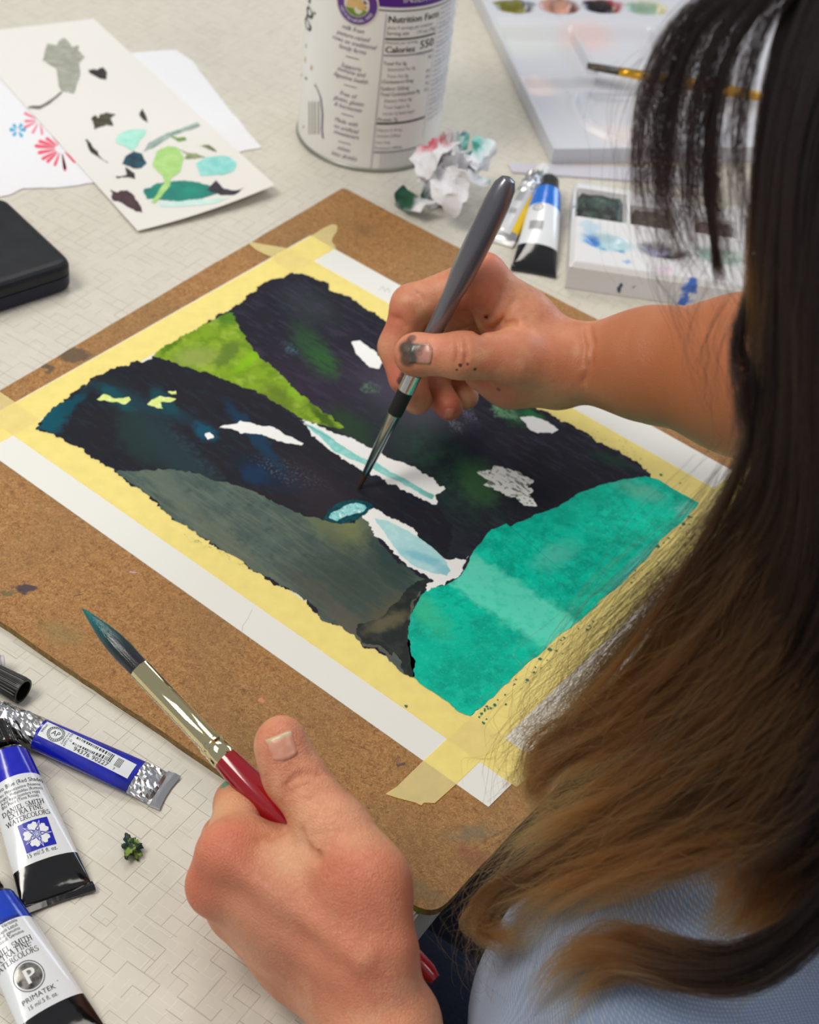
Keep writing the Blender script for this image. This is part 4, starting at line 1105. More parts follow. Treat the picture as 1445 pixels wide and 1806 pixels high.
# purple band over the panel, with a grey line beneath it
pb = Ink(); x0 = ax(640, 20)[0]; zb0 = ax(690, 13)[1]
pb.rect(x0, zb0, TR * 1.5, TH - .006, W1, 40); pb.make('purple_band', simple('band_purple', lin(82, 26, 136), 0.35), tin)
gl = Ink(); gl.rect(x0, zb0 - .0028, TR * 1.5, zb0 - .0018, W1, 40); gl.make('band_line', INK_GREY, tin)
wl = Ink(); wl.put(glyphs('INSERT'), ax(738, 3)[0], ax(738, 3)[1], .0060, W3_, 'C', 1.1); wl.make('band_lettering', simple('label_white', lin(222, 220, 230), 0.5), tin)
# round seal: sun over green fields
sx_, sz_ = ax(629, 7)
se = Ink(); se.ring(sx_, sz_, .0086, .0138, W2, 48); se.make('seal_ring', simple('seal_purple', lin(96, 52, 140), 0.4), tin)
se = Ink(); se.ring(sx_, sz_, 0, .0087, W2, 40); se.ring(sx_, sz_, .0138, .0148, W2, 48); se.make('seal_ground', simple('seal_cream', lin(226, 218, 206), 0.5), tin)
se = Ink()
for k in range(9):
    a = math.radians(10 + 20 * k); c, s = math.cos(a), math.sin(a)
    se.poly([(sx_ + .0022 * c + .0005 * s, sz_ - .003 + .0022 * s - .0005 * c), (sx_ + .0072 * c + .0009 * s, sz_ - .003 + .0072 * s - .0009 * c), (sx_ + .0072 * c - .0009 * s, sz_ - .003 + .0072 * s + .0009 * c), (sx_ + .0022 * c - .0005 * s, sz_ - .003 + .0022 * s + .0005 * c)], W3_)
se.poly([(sx_ + .0036 * math.cos(math.radians(a)), sz_ - .0032 + .0036 * math.sin(math.radians(a))) for a in range(0, 181, 15)], W3_)
se.make('seal_sun', simple('seal_gold', lin(230, 190, 120), 0.5), tin)
se = Ink(); se.poly([(sx_ + .0082 * math.cos(math.radians(a)), sz_ + .0082 * math.sin(math.radians(a))) for a in range(205, 336, 10)] + [(sx_ + .003, sz_ - .0022), (sx_ - .003, sz_ - .0034)], W3_)
se.make('seal_field', simple('seal_green', lin(110, 146, 44), 0.5), tin)
se = Ink()
for k, ch in enumerate('CERTIFIED NATURAL SINCE'):
    a = math.radians(205 + k * 130 / 22); 
    if ch != ' ': se.put(glyphs(ch), sx_ + .0122 * math.cos(a), sz_ + .0122 * math.sin(a), .0030, W3_, 'C', 1, a + math.pi / 2)
se.make('seal_lettering', simple('label_white', lin(222, 220, 230), 0.5), tin)
# drawing of a bottle and black script at the far left of the label
bt = Ink(); BTL = [(532, 132), (540, 138), (558, 152), (566, 172), (569, 200), (568, 228), (570, 244)]
for a, b in zip(BTL[:-1], BTL[1:]):
    (x0, zz0), (x1, zz1) = ax(*a), ax(*b); bt.poly([(x0, zz0 - .0008), (x1, zz1 - .0008), (x1, zz1 + .0010), (x0, zz0 + .0010)] if abs(x1 - x0) > abs(zz1 - zz0) else [(x0 - .0007, zz0), (x1 - .0007, zz1), (x1 + .0009, zz1), (x0 + .0009, zz0)], W2)
(x0, zz0), (x1, zz1) = ax(535, 226), ax(571, 243); bt.poly([(x0, zz0), (x1, zz1 - .0006), (x1, zz1 + .0016), (x0, zz0 + .0022)], W2)
bt.make('bottle_outline', simple('bottle_purple', lin(120, 104, 140), 0.5), tin)
bt = Ink()
for px in (545, 550, 555, 561):
    (x0, zz0), (x1, zz1) = ax(px, 178), ax(px, 236); bt.poly([(x1, zz1), (x1 + .0013, zz1), (x0 + .0013, zz0), (x0, zz0)], W2)
bt.make('bottle_shading', simple('bottle_olive', lin(150, 148, 132), 0.5), tin)
bt = Ink(); x, z = ax(544, 50)
bt.put(glyphs('g', .2), x, z + .004, .026, W2, 'C', 1.5); bt.put(glyphs('l', .2), x, z + .017, .026, W2, 'C', 1.5); bt.put(glyphs('s', .2), ax(540, 84)[0], ax(540, 84)[1], .006, W2, 'C', 1.4)
(x0, zz0), (x1, zz1) = ax(538, 103), ax(551, 120)
bt.make('script_lettering', simple('script_black', lin(60, 62, 58), 0.5), tin)
bt = Ink(); bt.poly([(x0, zz0 - .0022), (x1, zz1 - .0022), (x1, zz1 + .0014), (x0, zz0 + .0014)], W2); bt.make('gold_mark', simple('label_gold', lin(176, 148, 92), 0.4), tin)

# ---------------------------------------------------------------- crumpled tissue
tp = at(785, 345)
tissue = thing('crumpled_tissue', 'crumpled white tissue stained red, aqua and dark green, at the foot of the canister', 'tissue', (tp[0], tp[1], TABLE_Z)); sO = np.array(tissue.location)
t = NT('tissue_paper', rough=0.9); v = t.coords()
w_ = t.vmath('MULTIPLY', t.vmath('SUBTRACT', t.node('ShaderNodeTexNoise', None, Vector=v, Scale=140, Detail=3).outputs[1], (0.5, 0.5, 0.5)), (.012, .012, .012))
c = lin(234, 235, 240)
def ball(px, py, d, r, col, k=1.0, edge=0.4):
    global c
    p = far(px, py, d) - sO; q = t.vmath('LENGTH', t.vmath('SUBTRACT', t.vmath('ADD', v, w_), tuple(p)), out=1)
    c = t.mix(t.math('MULTIPLY', t.smooth(q, r * (1 + edge), r * (1 - edge)), k), c, lin(*col))
TD = 1.065
ball(775, 238, TD, .017, (216, 84, 104), .95); ball(790, 226, TD, .008, (70, 40, 60), .8); ball(822, 230, TD, .018, (120, 200, 186), .95); ball(806, 222, TD, .010, (90, 120, 136), .9); ball(796, 218, TD, .004, (40, 64, 70), .9)
ball(836, 252, TD, .005, (40, 140, 120), .9); ball(710, 344, TD, .010, (8, 52, 58), 1); ball(732, 345, TD, .010, (12, 64, 66), 1); ball(725, 362, TD, .011, (34, 84, 60), 1); ball(735, 300, TD, .004, (120, 196, 170), .9); ball(850, 312, TD, .006, (150, 206, 204), .9)
t.set('Base Color', c); t.bump(t.noise(v, 420, 3), 0.25, 0.0006); t.set('sss', 0.15); t.p.inputs['Subsurface Radius'].default_value = (.004, .004, .004)
TIS = t.m
def crumple(name, cpx, d, R, amp, freq, seed, sub=5, rot=0):
    bm = bmesh.new(); bmesh.ops.create_icosphere(bm, subdivisions=sub, radius=1.0); cen = far(*cpx, d) - sO
    for vtx in bm.verts:
        n = vtx.co.normalized()
        q = n * freq + Vector((seed, seed * 1.7, seed * 0.3))
        dd = mnoise.voronoi(q)[0]; r1 = abs(mnoise.noise(q * 1.1)); r2 = abs(mnoise.noise(q * 2.3 + Vector((5, 1, 2)))); r3 = abs(mnoise.noise(q * 4.7))
        s = 1 + amp * (0.9 * min(dd[1] - dd[0], .8) - 0.3 - 0.9 * r1 + 0.55 * r2 - 0.35 * r3)
        p = Vector((n.x * R[0] * s, n.y * R[1] * s, n.z * R[2] * s)); p.rotate(Matrix.Rotation(rot, 3, 'Z')); p += Vector(cen)
        p.z = max(p.z, 0.0005 + 0.0004 * r3); vtx.co = p
    return from_bm(name, bm, TIS, tissue, False)
crumple('wadded_sheet', (786, 300), 1.068, (.021, .022, .029), .85, 1.5, 2.0)
def flap(name, rim, seed, amp=.0025):
    """a folded leaf of tissue spanned between two pixel/depth polylines"""
    A, B = rim; V, Fc = [], []; n, m = 14, 12; rg = np.random.default_rng(seed)
    pa = np.array([far(*p) for p in A]); pb = np.array([far(*p) for p in B])
    def samp(P, s): x = s * (len(P) - 1); i = min(int(x), len(P) - 2); return P[i] + (P[i + 1] - P[i]) * (x - i)
    for i in range(n + 1):
        for j in range(m + 1):
            p = samp(pa, i / n) * (1 - j / m) + samp(pb, i / n) * j / m
            q = Vector(p) * 130; off = mnoise.noise_vector(q + Vector((seed, 0, 0))) * amp
            p = p + np.array(off) - sO; p[2] = max(p[2], .0006); V.append(p)
    for i in range(n):
        for j in range(m): Fc.append((i * (m + 1) + j, (i + 1) * (m + 1) + j, (i + 1) * (m + 1) + j + 1, i * (m + 1) + j + 1))
    o = mesh(name, V, Fc, TIS, tissue, False); md = o.modifiers.new('thick', 'SOLIDIFY'); md.thickness = .0004
flap('fold', ([(742, 352, 1.06), (712, 326, 1.066), (700, 340, 1.067), (694, 362, 1.07)], [(768, 352, 1.052), (752, 362, 1.05), (738, 374, 1.05), (700, 366, 1.066)]), 3)
flap('fold', ([(836, 240, 1.075), (872, 252, 1.08), (874, 270, 1.08), (858, 300, 1.08)], [(826, 290, 1.05), (840, 300, 1.05), (840, 306, 1.055), (836, 306, 1.06)]), 5)
flap('fold', ([(826, 300, 1.05), (846, 312, 1.06), (866, 316, 1.065), (864, 326, 1.066)], [(818, 312, 1.045), (832, 322, 1.05), (846, 328, 1.055), (856, 328, 1.06)]), 6, .0015)
flap('fold', ([(752, 296, 1.05), (760, 330, 1.042), (768, 360, 1.042), (790, 384, 1.046)], [(818, 296, 1.036), (830, 330, 1.036), (812, 356, 1.036), (806, 384, 1.044)]), 9, .005)
flap('fold', ([(738, 262, 1.06), (724, 290, 1.055), (734, 305, 1.05), (752, 318, 1.046)], [(818, 246, 1.052), (790, 262, 1.04), (776, 285, 1.036), (768, 300, 1.036)]), 11, .004)
# ---------------------------------------------------------------- palettes: moulded plastic as height fields
def plastic(name, col=(206, 208, 216)):
    t = NT(name, rough=0.28); t.c = lin(*col); t.v = t.coords()
    t.w = t.vmath('MULTIPLY', t.vmath('SUBTRACT', t.node('ShaderNodeTexNoise', None, Vector=t.v, Scale=130, Detail=4).outputs[1], (0.5, 0.5, 0.5)), (.012, .012, 0))
    return t
def sstep(x, a, b):
    u = min(1, max(0, (x - a) / (b - a))); return u * u * (3 - 2 * u)
class Tray:
    def __init__(self, root, O, ang, side=1):
        self.root = root; self.O = np.array(O, float); self.o = np.array(root.location)
        self.a = np.array([math.cos(ang), math.sin(ang), 0]); self.b = np.array([-self.a[1], self.a[0], 0]) * side
    def st(self, px, py, h):
        p = at(px, py, h) - self.O; return float(p @ self.a), float(p @ self.b)
    def loc(self, px, py, h):
        p = at(px, py, h) - self.o; return (p[0], p[1], 0)
    def field(self, name, L, W, n, m, fn, mat, skirt=True):
        V, Fc = [], []
        P = lambda s, r, z: self.O + self.a * s + self.b * r + np.array([0, 0, TABLE_Z + z]) - np.array([0, 0, self.O[2]]) - self.o
        for i in range(n + 1):
            for j in range(m + 1):
                s, r = L * i / n, W * j / m; V.append(P(s, r, fn(s, r)))
        for i in range(n):
            for j in range(m): Fc.append((i * (m + 1) + j, (i + 1) * (m + 1) + j, (i + 1) * (m + 1) + j + 1, i * (m + 1) + j + 1))
        rim = [j for j in range(m + 1)] + [i * (m + 1) + m for i in range(1, n + 1)] + [n * (m + 1) + j for j in range(m - 1, -1, -1)] + [i * (m + 1) for i in range(n - 1, 0, -1)]
        k = len(V)
        for q in rim: V.append((V[q][0], V[q][1], 0.0004))
        for i in range(len(rim)): Fc.append((rim[i], rim[(i + 1) % len(rim)], k + (i + 1) % len(rim), k + i))
        Fc.append(tuple(range(k, k + len(rim))))
        o = mesh(name, V, Fc, mat, self.root, True)
        o.data.set_sharp_from_angle(angle=0.7)
        return o

# large folding palette
A0 = at(838, 8); A1 = at(972, 290); adir = A1 - A0; L0 = np.linalg.norm(adir); adir /= L0
bk = 0.05; O = A0 - adir * bk; ang = math.atan2(adir[1], adir[0])
pal = thing('paint_palette', 'large white plastic palette with paint wells and slanted mixing areas', 'palette', (O[0] + adir[0] * .15, O[1] + adir[1] * .15, TABLE_Z))
TY = Tray(pal, O, ang, 1)
HW = 0.0125
t = plastic('palette_plastic')
wells = []
for px, py, rs, rt, c1, c2 in ((908, 22, .0095, .0155, (120, 118, 40), (90, 96, 110)), (985, 22, .011, .016, (198, 150, 132), (110, 70, 60)), (1063, 22, .010, .0165, (34, 26, 32), (150, 50, 66)), (1140, 25, .010, .017, (150, 178, 160), (196, 190, 150))):
    s, r = TY.st(px, py, .008); wells.append((s, r, rs, rt)); q = TY.loc(px, py, .006); 
    for k, (col, sc, off) in enumerate(((c2, 1.0, 0), (c1, .82, -.003))):
        t.c = t.mix(t.blob(t.v, (q[0] + off, q[1] + off, 0), (rs * sc, rt * sc), ang, 0.2, t.w), t.c, lin(*col))
for px, py, rs, rt, col, k in ((1035, 70, .016, .02, (226, 190, 184), .6), (985, 84, .003, .004, (200, 205, 200), .6), (1000, 160, .0016, .0016, (170, 150, 150), .8), (950, 155, .01, .012, (240, 224, 220), .8), (1100, 245, .02, .02, (240, 220, 214), .5), (1185, 85, .008, .010, (150, 60, 110), .7), (920, 75, .02, .03, (216, 220, 212), .5), (975, 30, .012, .003, (60, 40, 36), .5)):
    q = TY.loc(px, py, .004); t.c = t.mix(t.math('MULTIPLY', t.blob(t.v, q, (rs, rt), ang, 0.7, t.w), k), t.c, lin(*col))
t.set('Base Color', t.c)
s_front = bk + L0
sa, sb = TY.st(885, 45, .008)[0], TY.st(940, 135, .004)[0]
sc_ = TY.st(955, 175, .004)[0]
cs, cr_ = TY.st(1120, 205, .006)
def pal_h(s, r):
    h = .0040
    # well shelf at the back
    h = h + .0085 * (1 - sstep(s, sa - .004, sa + .006))
    for ws, wr, a, b in wells:
        d = math.hypot((s - ws) / a, (r - wr) / b); h -= .0060 * (1 - sstep(d, .7, 1.08))
    # sloping mixing pans between ridges, and a step before the dish
    if s > sa:
        u = (s - sa) / (sb - sa)
        if u < 1: h = .0030 + .0085 * (1 - sstep(u, 0, .30)) - .0006 * u
        elif s < sc_: h = .0026 + .0055 * sstep(s, sb - .001, sb + .004) * (1 - sstep(s, sb + .008, sb + .018))
        else: h = .0026 + .0070 * sstep(s, sc_, sc_ + .006)
        for rr in (.066, .132, .198):
            if s < sb: h = max(h, .0108 * (1 - sstep(abs(r - rr), .0012, .0034)))
    # round dish
    d = math.hypot((s - cs), (r - cr_))
    if s > sc_ - .01:
        h += .0022 * (1 - sstep(abs(d - .047), .0012, .004)) - .0050 * (1 - sstep(d, .038, .046)) + .0020 * (1 - sstep(abs(d - .036), .001, .003))
    e = min(s, s_front - s, r, .27 - r)
    return max(h, HW * (1 - sstep(e, .0030, .0062)))
TY.field('tray', s_front, .27, 150, 130, pal_h, t.m)
# thin clear hinge strip along its near side
q0, q1 = at(897, 291), at(1120, 301)
hp = [at(896, 290)[:2], at(1240, 303)[:2], at(1240, 330)[:2], at(903, 306)[:2]]
hm = NT('clear_hinge', color=lin(222, 220, 232), rough=0.2, alpha=0.75)
slab('hinge_strip', np.array(hp), TABLE_Z + .0003, TABLE_Z + .0016, hm.m, pal, np.array(pal.location))

# small white palette box
O2 = at(996, 508); ang2 = math.radians(33)
box = thing('palette_box', 'small white palette box with dark paint pans and oval mixing wells', 'palette', (O2[0], O2[1], TABLE_Z))
TB = Tray(box, O2, ang2, 1)
t = plastic('box_plastic', (226, 226, 228)); HB = 0.020
pans = [(1060, 366, .0160, .0165), (1150, 388, .0135, .0110), (1262, 405, .0130, .0090)]
ovals = [(1070, 431, .0155, .0095), (1170, 446, .0150, .0090), (1268, 455, .0150, .0090)]
PS = [TB.st(x, y, HB - .002) + (a, b) for x, y, a, b in pans]; OS = [TB.st(x, y, HB - .002) + (a, b) for x, y, a, b in ovals]
def spot(px, py, rx, ry, col, k=.8, rot=0, edge=.4):
    q = TB.loc(px, py, HB - .002); t.c = t.mix(t.math('MULTIPLY', t.blob(t.v, q, (rx, ry), ang2 + rot, edge, t.w), k), t.c, lin(*col))
spot(1070, 431, .016, .0095, (176, 212, 222), .9); spot(1046, 424, .005, .006, (60, 130, 206), .95, .4, .5); spot(1072, 440, .006, .003, (70, 150, 210), .9); spot(1092, 447, .004, .003, (60, 150, 200), .9); spot(1040, 405, .006, .008, (170, 206, 226), .7)
spot(1170, 446, .0155, .0088, (60, 60, 74), .95); spot(1162, 440, .007, .003, (170, 170, 208), .8); spot(1184, 452, .006, .004, (30, 30, 32), .9); spot(1172, 482, .006, .004, (222, 190, 214), .6)
spot(1268, 455, .016, .009, (140, 176, 164), .8); spot(1218, 497, .004, .0022, (40, 104, 206), .95); spot(1105, 466, .003, .002, (120, 160, 220), .7); spot(1030, 322, .012, .006, (196, 216, 234), .6); spot(1088, 330, .006, .008, (226, 226, 178), .7)
spot(1250, 360, .014, .006, (230, 220, 150), .7); spot(1010, 362, .006, .0018, (60, 120, 116), .8, .3)
t.set('Base Color', t.c)
LB, WB = .150, .100
def box_h(s, r):
    h = HB
    for ps, pr_, a, b in PS: h -= .006 * (1 - sstep(max(abs(s - ps) / a, abs(r - pr_) / b), .96, 1.10))
    for ps, pr_, a, b in OS: h -= .0045 * (1 - sstep(math.hypot((s - ps) / a, (r - pr_) / b), .45, 1.05))
    e = min(s, LB - s, r, WB - r)
    return h - .0035 * (1 - sstep(e, 0, .004)) ** 2
TB.field('box_body', LB, WB, 150, 100, box_h, t.m)
for i, (col, col2, kind) in enumerate((((38, 40, 40), (58, 84, 74), 'dark green-black cake of paint'), ((66, 58, 52), (84, 76, 68), 'brown-black cake of paint'), ((84, 68, 68), (110, 90, 90), 'dull purple-brown cake of paint'))):
    s, r, a, b = PS[i]; tm = NT('paint_cake', rough=0.35); vv = tm.coords()
    tm.set('Base Color', tm.ramp(tm.noise(vv, 70, 3, .5, 1.0), [(0.42, lin(*col)), (0.62, lin(*col2))])); tm.bump(tm.noise(vv, 160, 4), 0.6, 0.002)
    V, Fc = [], []; n = 14
    for ii in range(n + 1):
        for jj in range(n + 1):
            x, y = -1 + 2 * ii / n, -1 + 2 * jj / n; P = TB.O + TB.a * (s + x * a * .95) + TB.b * (r + y * b * .95) - TB.o
            e = 1 - max(abs(x), abs(y)); z = HB - .006 + (.0046 + .0016 * mnoise.noise(Vector((x * 2, y * 2, i * 3)))) * sstep(e, -.02, .16)
            V.append((P[0], P[1], z))
    for ii in range(n):
        for jj in range(n): Fc.append((ii * (n + 1) + jj, (ii + 1) * (n + 1) + jj, (ii + 1) * (n + 1) + jj + 1, ii * (n + 1) + jj + 1))
    o = mesh('paint_cake', V, Fc, tm.m, box, True); o['label'] = kind
# two drips on its front
V, Fc = [], []
def drip(px, py, w_, h_, col):
    pts = [(px + w_ * math.cos(a) + (4 if math.sin(a) < 0 else 0), py + h_ * math.sin(a)) for a in np.linspace(0, 2 * math.pi, 12, endpoint=False)]
    out = []
    for p in pts:
        r = ROT.T @ np.array([(p[0] - CX) / F_PX, (p[1] - CY) / F_PX, 1.0]); s = ((TB.O - EYE) @ TB.b - .00035) / (r @ TB.b); out.append(EYE + r * s - TB.o)
    mesh('paint_drip', out, [tuple(range(12))], simple('drip_paint', lin(*col), .5), box)
drip(1092, 508, 3.5, 9, (60, 80, 110)); drip(1117, 506, 1.6, 2.0, (120, 120, 120))

# ---------------------------------------------------------------- brushes
def shaft(root, name, M, prof, mat, seg=36, flat=None, smooth=True):
    V, Fc = lathe(prof, seg)
    if flat:
        z0, z1, fx, fy = flat
        for i, (x, y, z) in enumerate(V):
            u = min(1, max(0, (z - z0) / (z1 - z0 + 1e-9))); V[i] = (x * (1 + (fx - 1) * u), y * (1 + (fy - 1) * u), z)
    o = mesh(name, [M @ Vector(v) for v in V], Fc, mat, root, smooth)
    if smooth: o.data.set_sharp_from_angle(angle=0.6)
    return o
def at_t(a, b, px):
    """share of the way from a to b at which the line a-b passes nearest pixel px"""
    def pj(P): c = ROT @ (np.array(P) - EYE); return np.array([CX + F_PX * c[0] / c[2], CY + F_PX * c[1] / c[2]])
    ts = np.linspace(0, 1, 800); q = np.array([pj(a + (b - a) * t) for t in ts]); return ts[np.argmin(((q - np.array(px)) ** 2).sum(1))]
def bristle_mat(name, stops, k=900):
    t = NT(name, rough=0.38); v = t.coords('Generated')
    z = t.node('ShaderNodeSeparateXYZ', None, Vector=v).outputs
    return t, v
# red round brush in the left hand
ra, rb_ = far(145, 1073, .668), far(768, 1728, .606); RLEN = np.linalg.norm(rb_ - ra); MR = frame_between(ra, rb_)
rb = thing('paint_brush', 'large round brush with red handle, gold ferrule and teal-stained bristles', 'paint brush', ra)
MRl = Matrix.Translation(-Vector(ra)) @ MR
tf = at_t(ra, rb_, (250, 1178)) * RLEN; tg = at_t(ra, rb_, (402, 1335)) * RLEN; te = at_t(ra, rb_, (375, 1308)) * RLEN
t = NT('wet_bristle', rough=0.22); v = t.mapping(t.coords(), (1, 1, 1))
axv = tuple((rb_ - ra) / RLEN); al = t.vmath('DOT_PRODUCT', v, axv, out=1)
perp = t.vmath('SUBTRACT', v, t.vmath('MULTIPLY', axv, t.node('ShaderNodeCombineXYZ', None, X=al, Y=al, Z=al).outputs[0]))
streak = t.noise(t.vmath('ADD', perp, t.vmath('MULTIPLY', v, (.03, .03, .03))), 1100, 3)
c = t.ramp(t.math('ADD', t.math('DIVIDE', al, tf), t.math('MULTIPLY', t.math('SUBTRACT', streak, .5), .5)), [(0.0, lin(12, 108, 104)), (0.3, lin(14, 92, 96)), (0.55, lin(20, 50, 54)), (1.0, lin(38, 30, 38))])
t.set('Base Color', c); t.bump(streak, 0.5, 0.0006)
R0 = .0043
shaft(rb, 'bristles', MRl, [(.00008, 0), (.0009, tf * .06), (.0021, tf * .2), (.0033, tf * .36), (.0043, tf * .55), (.0046, tf * .72), (R0, tf * .95), (R0 * .97, tf + .001)], t.m)
gold = NT('gold_ferrule', color=lin(226, 214, 168), rough=0.05, metal=1.0)
shaft(rb, 'ferrule', MRl, [(R0 + .0001, tf - .0004), (R0 + .0005, tf), (R0 + .0003, tf + .0006), (.0047, te - .001), (.0052, te), (.0054, te + .0012), (.0049, te + .0022), (.0054, te + .0036), (.0056, tg - .0012), (.0053, tg)], gold.m)
shaft(rb, 'handle', MRl, [(.0052, tg - .0005), (.0058, tg + .006), (.0064, tg + .018), (.0066, tg + .03), (.0058, tg + .05), (.0046, tg + .075), (.0040, RLEN - .02), (.0036, RLEN - .004), (.0022, RLEN)], NT('red_lacquer', color=lin(150, 6, 24), rough=0.14, coat=0.6).m)
# grey brush in the right hand
ga, gb = far(621, 885, .8575), far(899, 312, .765); GL = np.linalg.norm(gb - ga); MG = frame_between(ga, gb)
gr = thing('paint_brush', 'slim grey-handled brush touching the painting, held in the hand', 'paint brush', ga)
MGl = Matrix.Translation(-Vector(ga)) @ MG
s1, s2, s3, s4, s5 = (at_t(ga, gb, p) * GL for p in ((644, 836), (695, 728), (720, 690), (737, 661), (800, 520)))
shaft(gr, 'bristles', MGl, [(.0001, 0), (.0006, s1 * .25), (.0013, s1 * .6), (.0017, s1 + .001)], simple('brown_bristle', lin(62, 44, 30), .5))
shaft(gr, 'ferrule', MGl, [(.0018, s1 - .0002), (.0019, s1), (.0036, s2)], NT('steel_ferrule', color=lin(176, 178, 180), rough=.22, metal=1.0).m)
shaft(gr, 'grip_sleeve', MGl, [(.0037, s2 - .0003), (.0040, s2), (.0042, s3)], simple('sleeve_black', lin(18, 18, 20), .5))
shaft(gr, 'metal_collar', MGl, [(.0042, s3 - .0002), (.0044, s3), (.0044, s4)], NT('collar_steel', color=lin(200, 202, 204), rough=.2, metal=1.0).m)
shaft(gr, 'handle', MGl, [(.0040, s4 - .0003), (.0043, s4 + .004), (.0050, s5), (.0062, GL - .055), (.0068, GL - .030), (.0066, GL - .014), (.0056, GL - .005), (.0036, GL - .0012), (.0008, GL)], NT('grey_pearl', color=lin(122, 122, 130), rough=.3, metal=.75, coat=.4).m)
# flat brush on the palette
fa, fb_ = at(1036, 116, .021), at(1420, 184, .016); FL = np.linalg.norm(fb_ - fa); MF = frame_between(fa, fb_)
fbq = thing('paint_brush', 'flat brush with dark bristles and yellow handle lying across the large palette', 'paint brush', fa)
MFl = Matrix.Translation(-Vector(fa)) @ MF
f1_, f2_ = at_t(fa, fb_, (1090, 130)) * FL, at_t(fa, fb_, (1165, 146)) * FL
def flatshaft(name, prof, mat):
    V, Fc = lathe([(1, z) for _, _, z in prof], 28)
    n = 28
    for i, (wx, wy, z) in enumerate(prof):
        for k in range(n):
            x, y, _ = V[i * n + k]; V[i * n + k] = (math.copysign(abs(x) ** .6, x) * wx, math.copysign(abs(y) ** .6, y) * wy, z)
    return mesh(name, [MFl @ Vector(v) for v in V], Fc, mat, fbq, True)
tt_ = NT('flat_bristle', rough=.5); tt_.set('Base Color', tt_.ramp(tt_.noise(tt_.coords(), 120, 3), [(.35, lin(40, 40, 30)), (.65, lin(92, 78, 56))]))
flatshaft('bristles', [(.0044, .0008, 0), (.0046, .0016, .006), (.0040, .0022, f1_ + .001)], tt_.m)
flatshaft('ferrule', [(.0041, .0024, f1_), (.0041, .0027, f1_ + .008), (.0040, .0036, f2_)], NT('brass_ferrule', color=lin(224, 170, 50), rough=.22, metal=.9).m)
flatshaft('handle', [(.0039, .0037, f2_ - .0003), (.0044, .0044, f2_ + .012), (.0040, .0040, f2_ + .05), (.0024, .0024, FL)], simple('yellow_lacquer', lin(200, 150, 30), .25))
# ---------------------------------------------------------------- the painter: bodies as signed distance fields
def surface_nets(Fv, org, h):
    """closed surface of the zero level of a grid of distances -> verts, quads"""
    nx, ny, nz = Fv.shape
    S = Fv < 0
    c = [S[i:nx - 1 + i, j:ny - 1 + j, k:nz - 1 + k] for i in (0, 1) for j in (0, 1) for k in (0, 1)]
    tot = sum(a.astype(np.int8) for a in c)
    act = (tot > 0) & (tot < 8)
    idx = np.argwhere(act)
    acc = np.zeros((len(idx), 3)); cnt = np.zeros(len(idx))
    I, J, K = idx.T
    corners = [(i, j, k) for i in (0, 1) for j in (0, 1) for k in (0, 1)]
    val = {q: Fv[I + q[0], J + q[1], K + q[2]] for q in corners}
    for ax in range(3):
        for q in corners:
            if q[ax]: continue
            q2 = list(q); q2[ax] = 1; q2 = tuple(q2)
            a, b = val[q], val[q2]
            m = (a < 0) != (b < 0)
            t = np.where(m, a / np.where(m, a - b, 1), 0)
            p = np.tile(np.array(q, float), (len(idx), 1)); p[:, ax] += t
            acc += p * m[:, None]; cnt += m
    V = (idx + acc / cnt[:, None]) * h + org
    num = np.full(act.shape, -1, np.int64); num[I, J, K] = np.arange(len(idx))
    quads = []
    for ax in range(3):
        sl0 = [slice(None)] * 3; sl1 = [slice(None)] * 3
        sl0[ax] = slice(0, -1); sl1[ax] = slice(1, None)
        a, b = S[tuple(sl0)], S[tuple(sl1)]
        e = np.argwhere(a != b)
        o1, o2 = [x for x in range(3) if x != ax]
        e = e[(e[:, o1] > 0) & (e[:, o2] > 0) & (e[:, o1] < Fv.shape[o1] - 1) & (e[:, o2] < Fv.shape[o2] - 1)]
        d1 = np.zeros(3, int); d1[o1] = 1
        d2 = np.zeros(3, int); d2[o2] = 1
        g = lambda x: num[x[:, 0], x[:, 1], x[:, 2]]
        q = np.stack([g(e), g(e - d1), g(e - d1 - d2), g(e - d2)], 1)
        flip = a[e[:, 0], e[:, 1], e[:, 2]]
        if ax == 1: flip = ~flip
        q[~flip] = q[~flip][:, ::-1]
        quads.append(q)
    Q = np.concatenate(quads)
    return V, Q[(Q >= 0).all(1)]

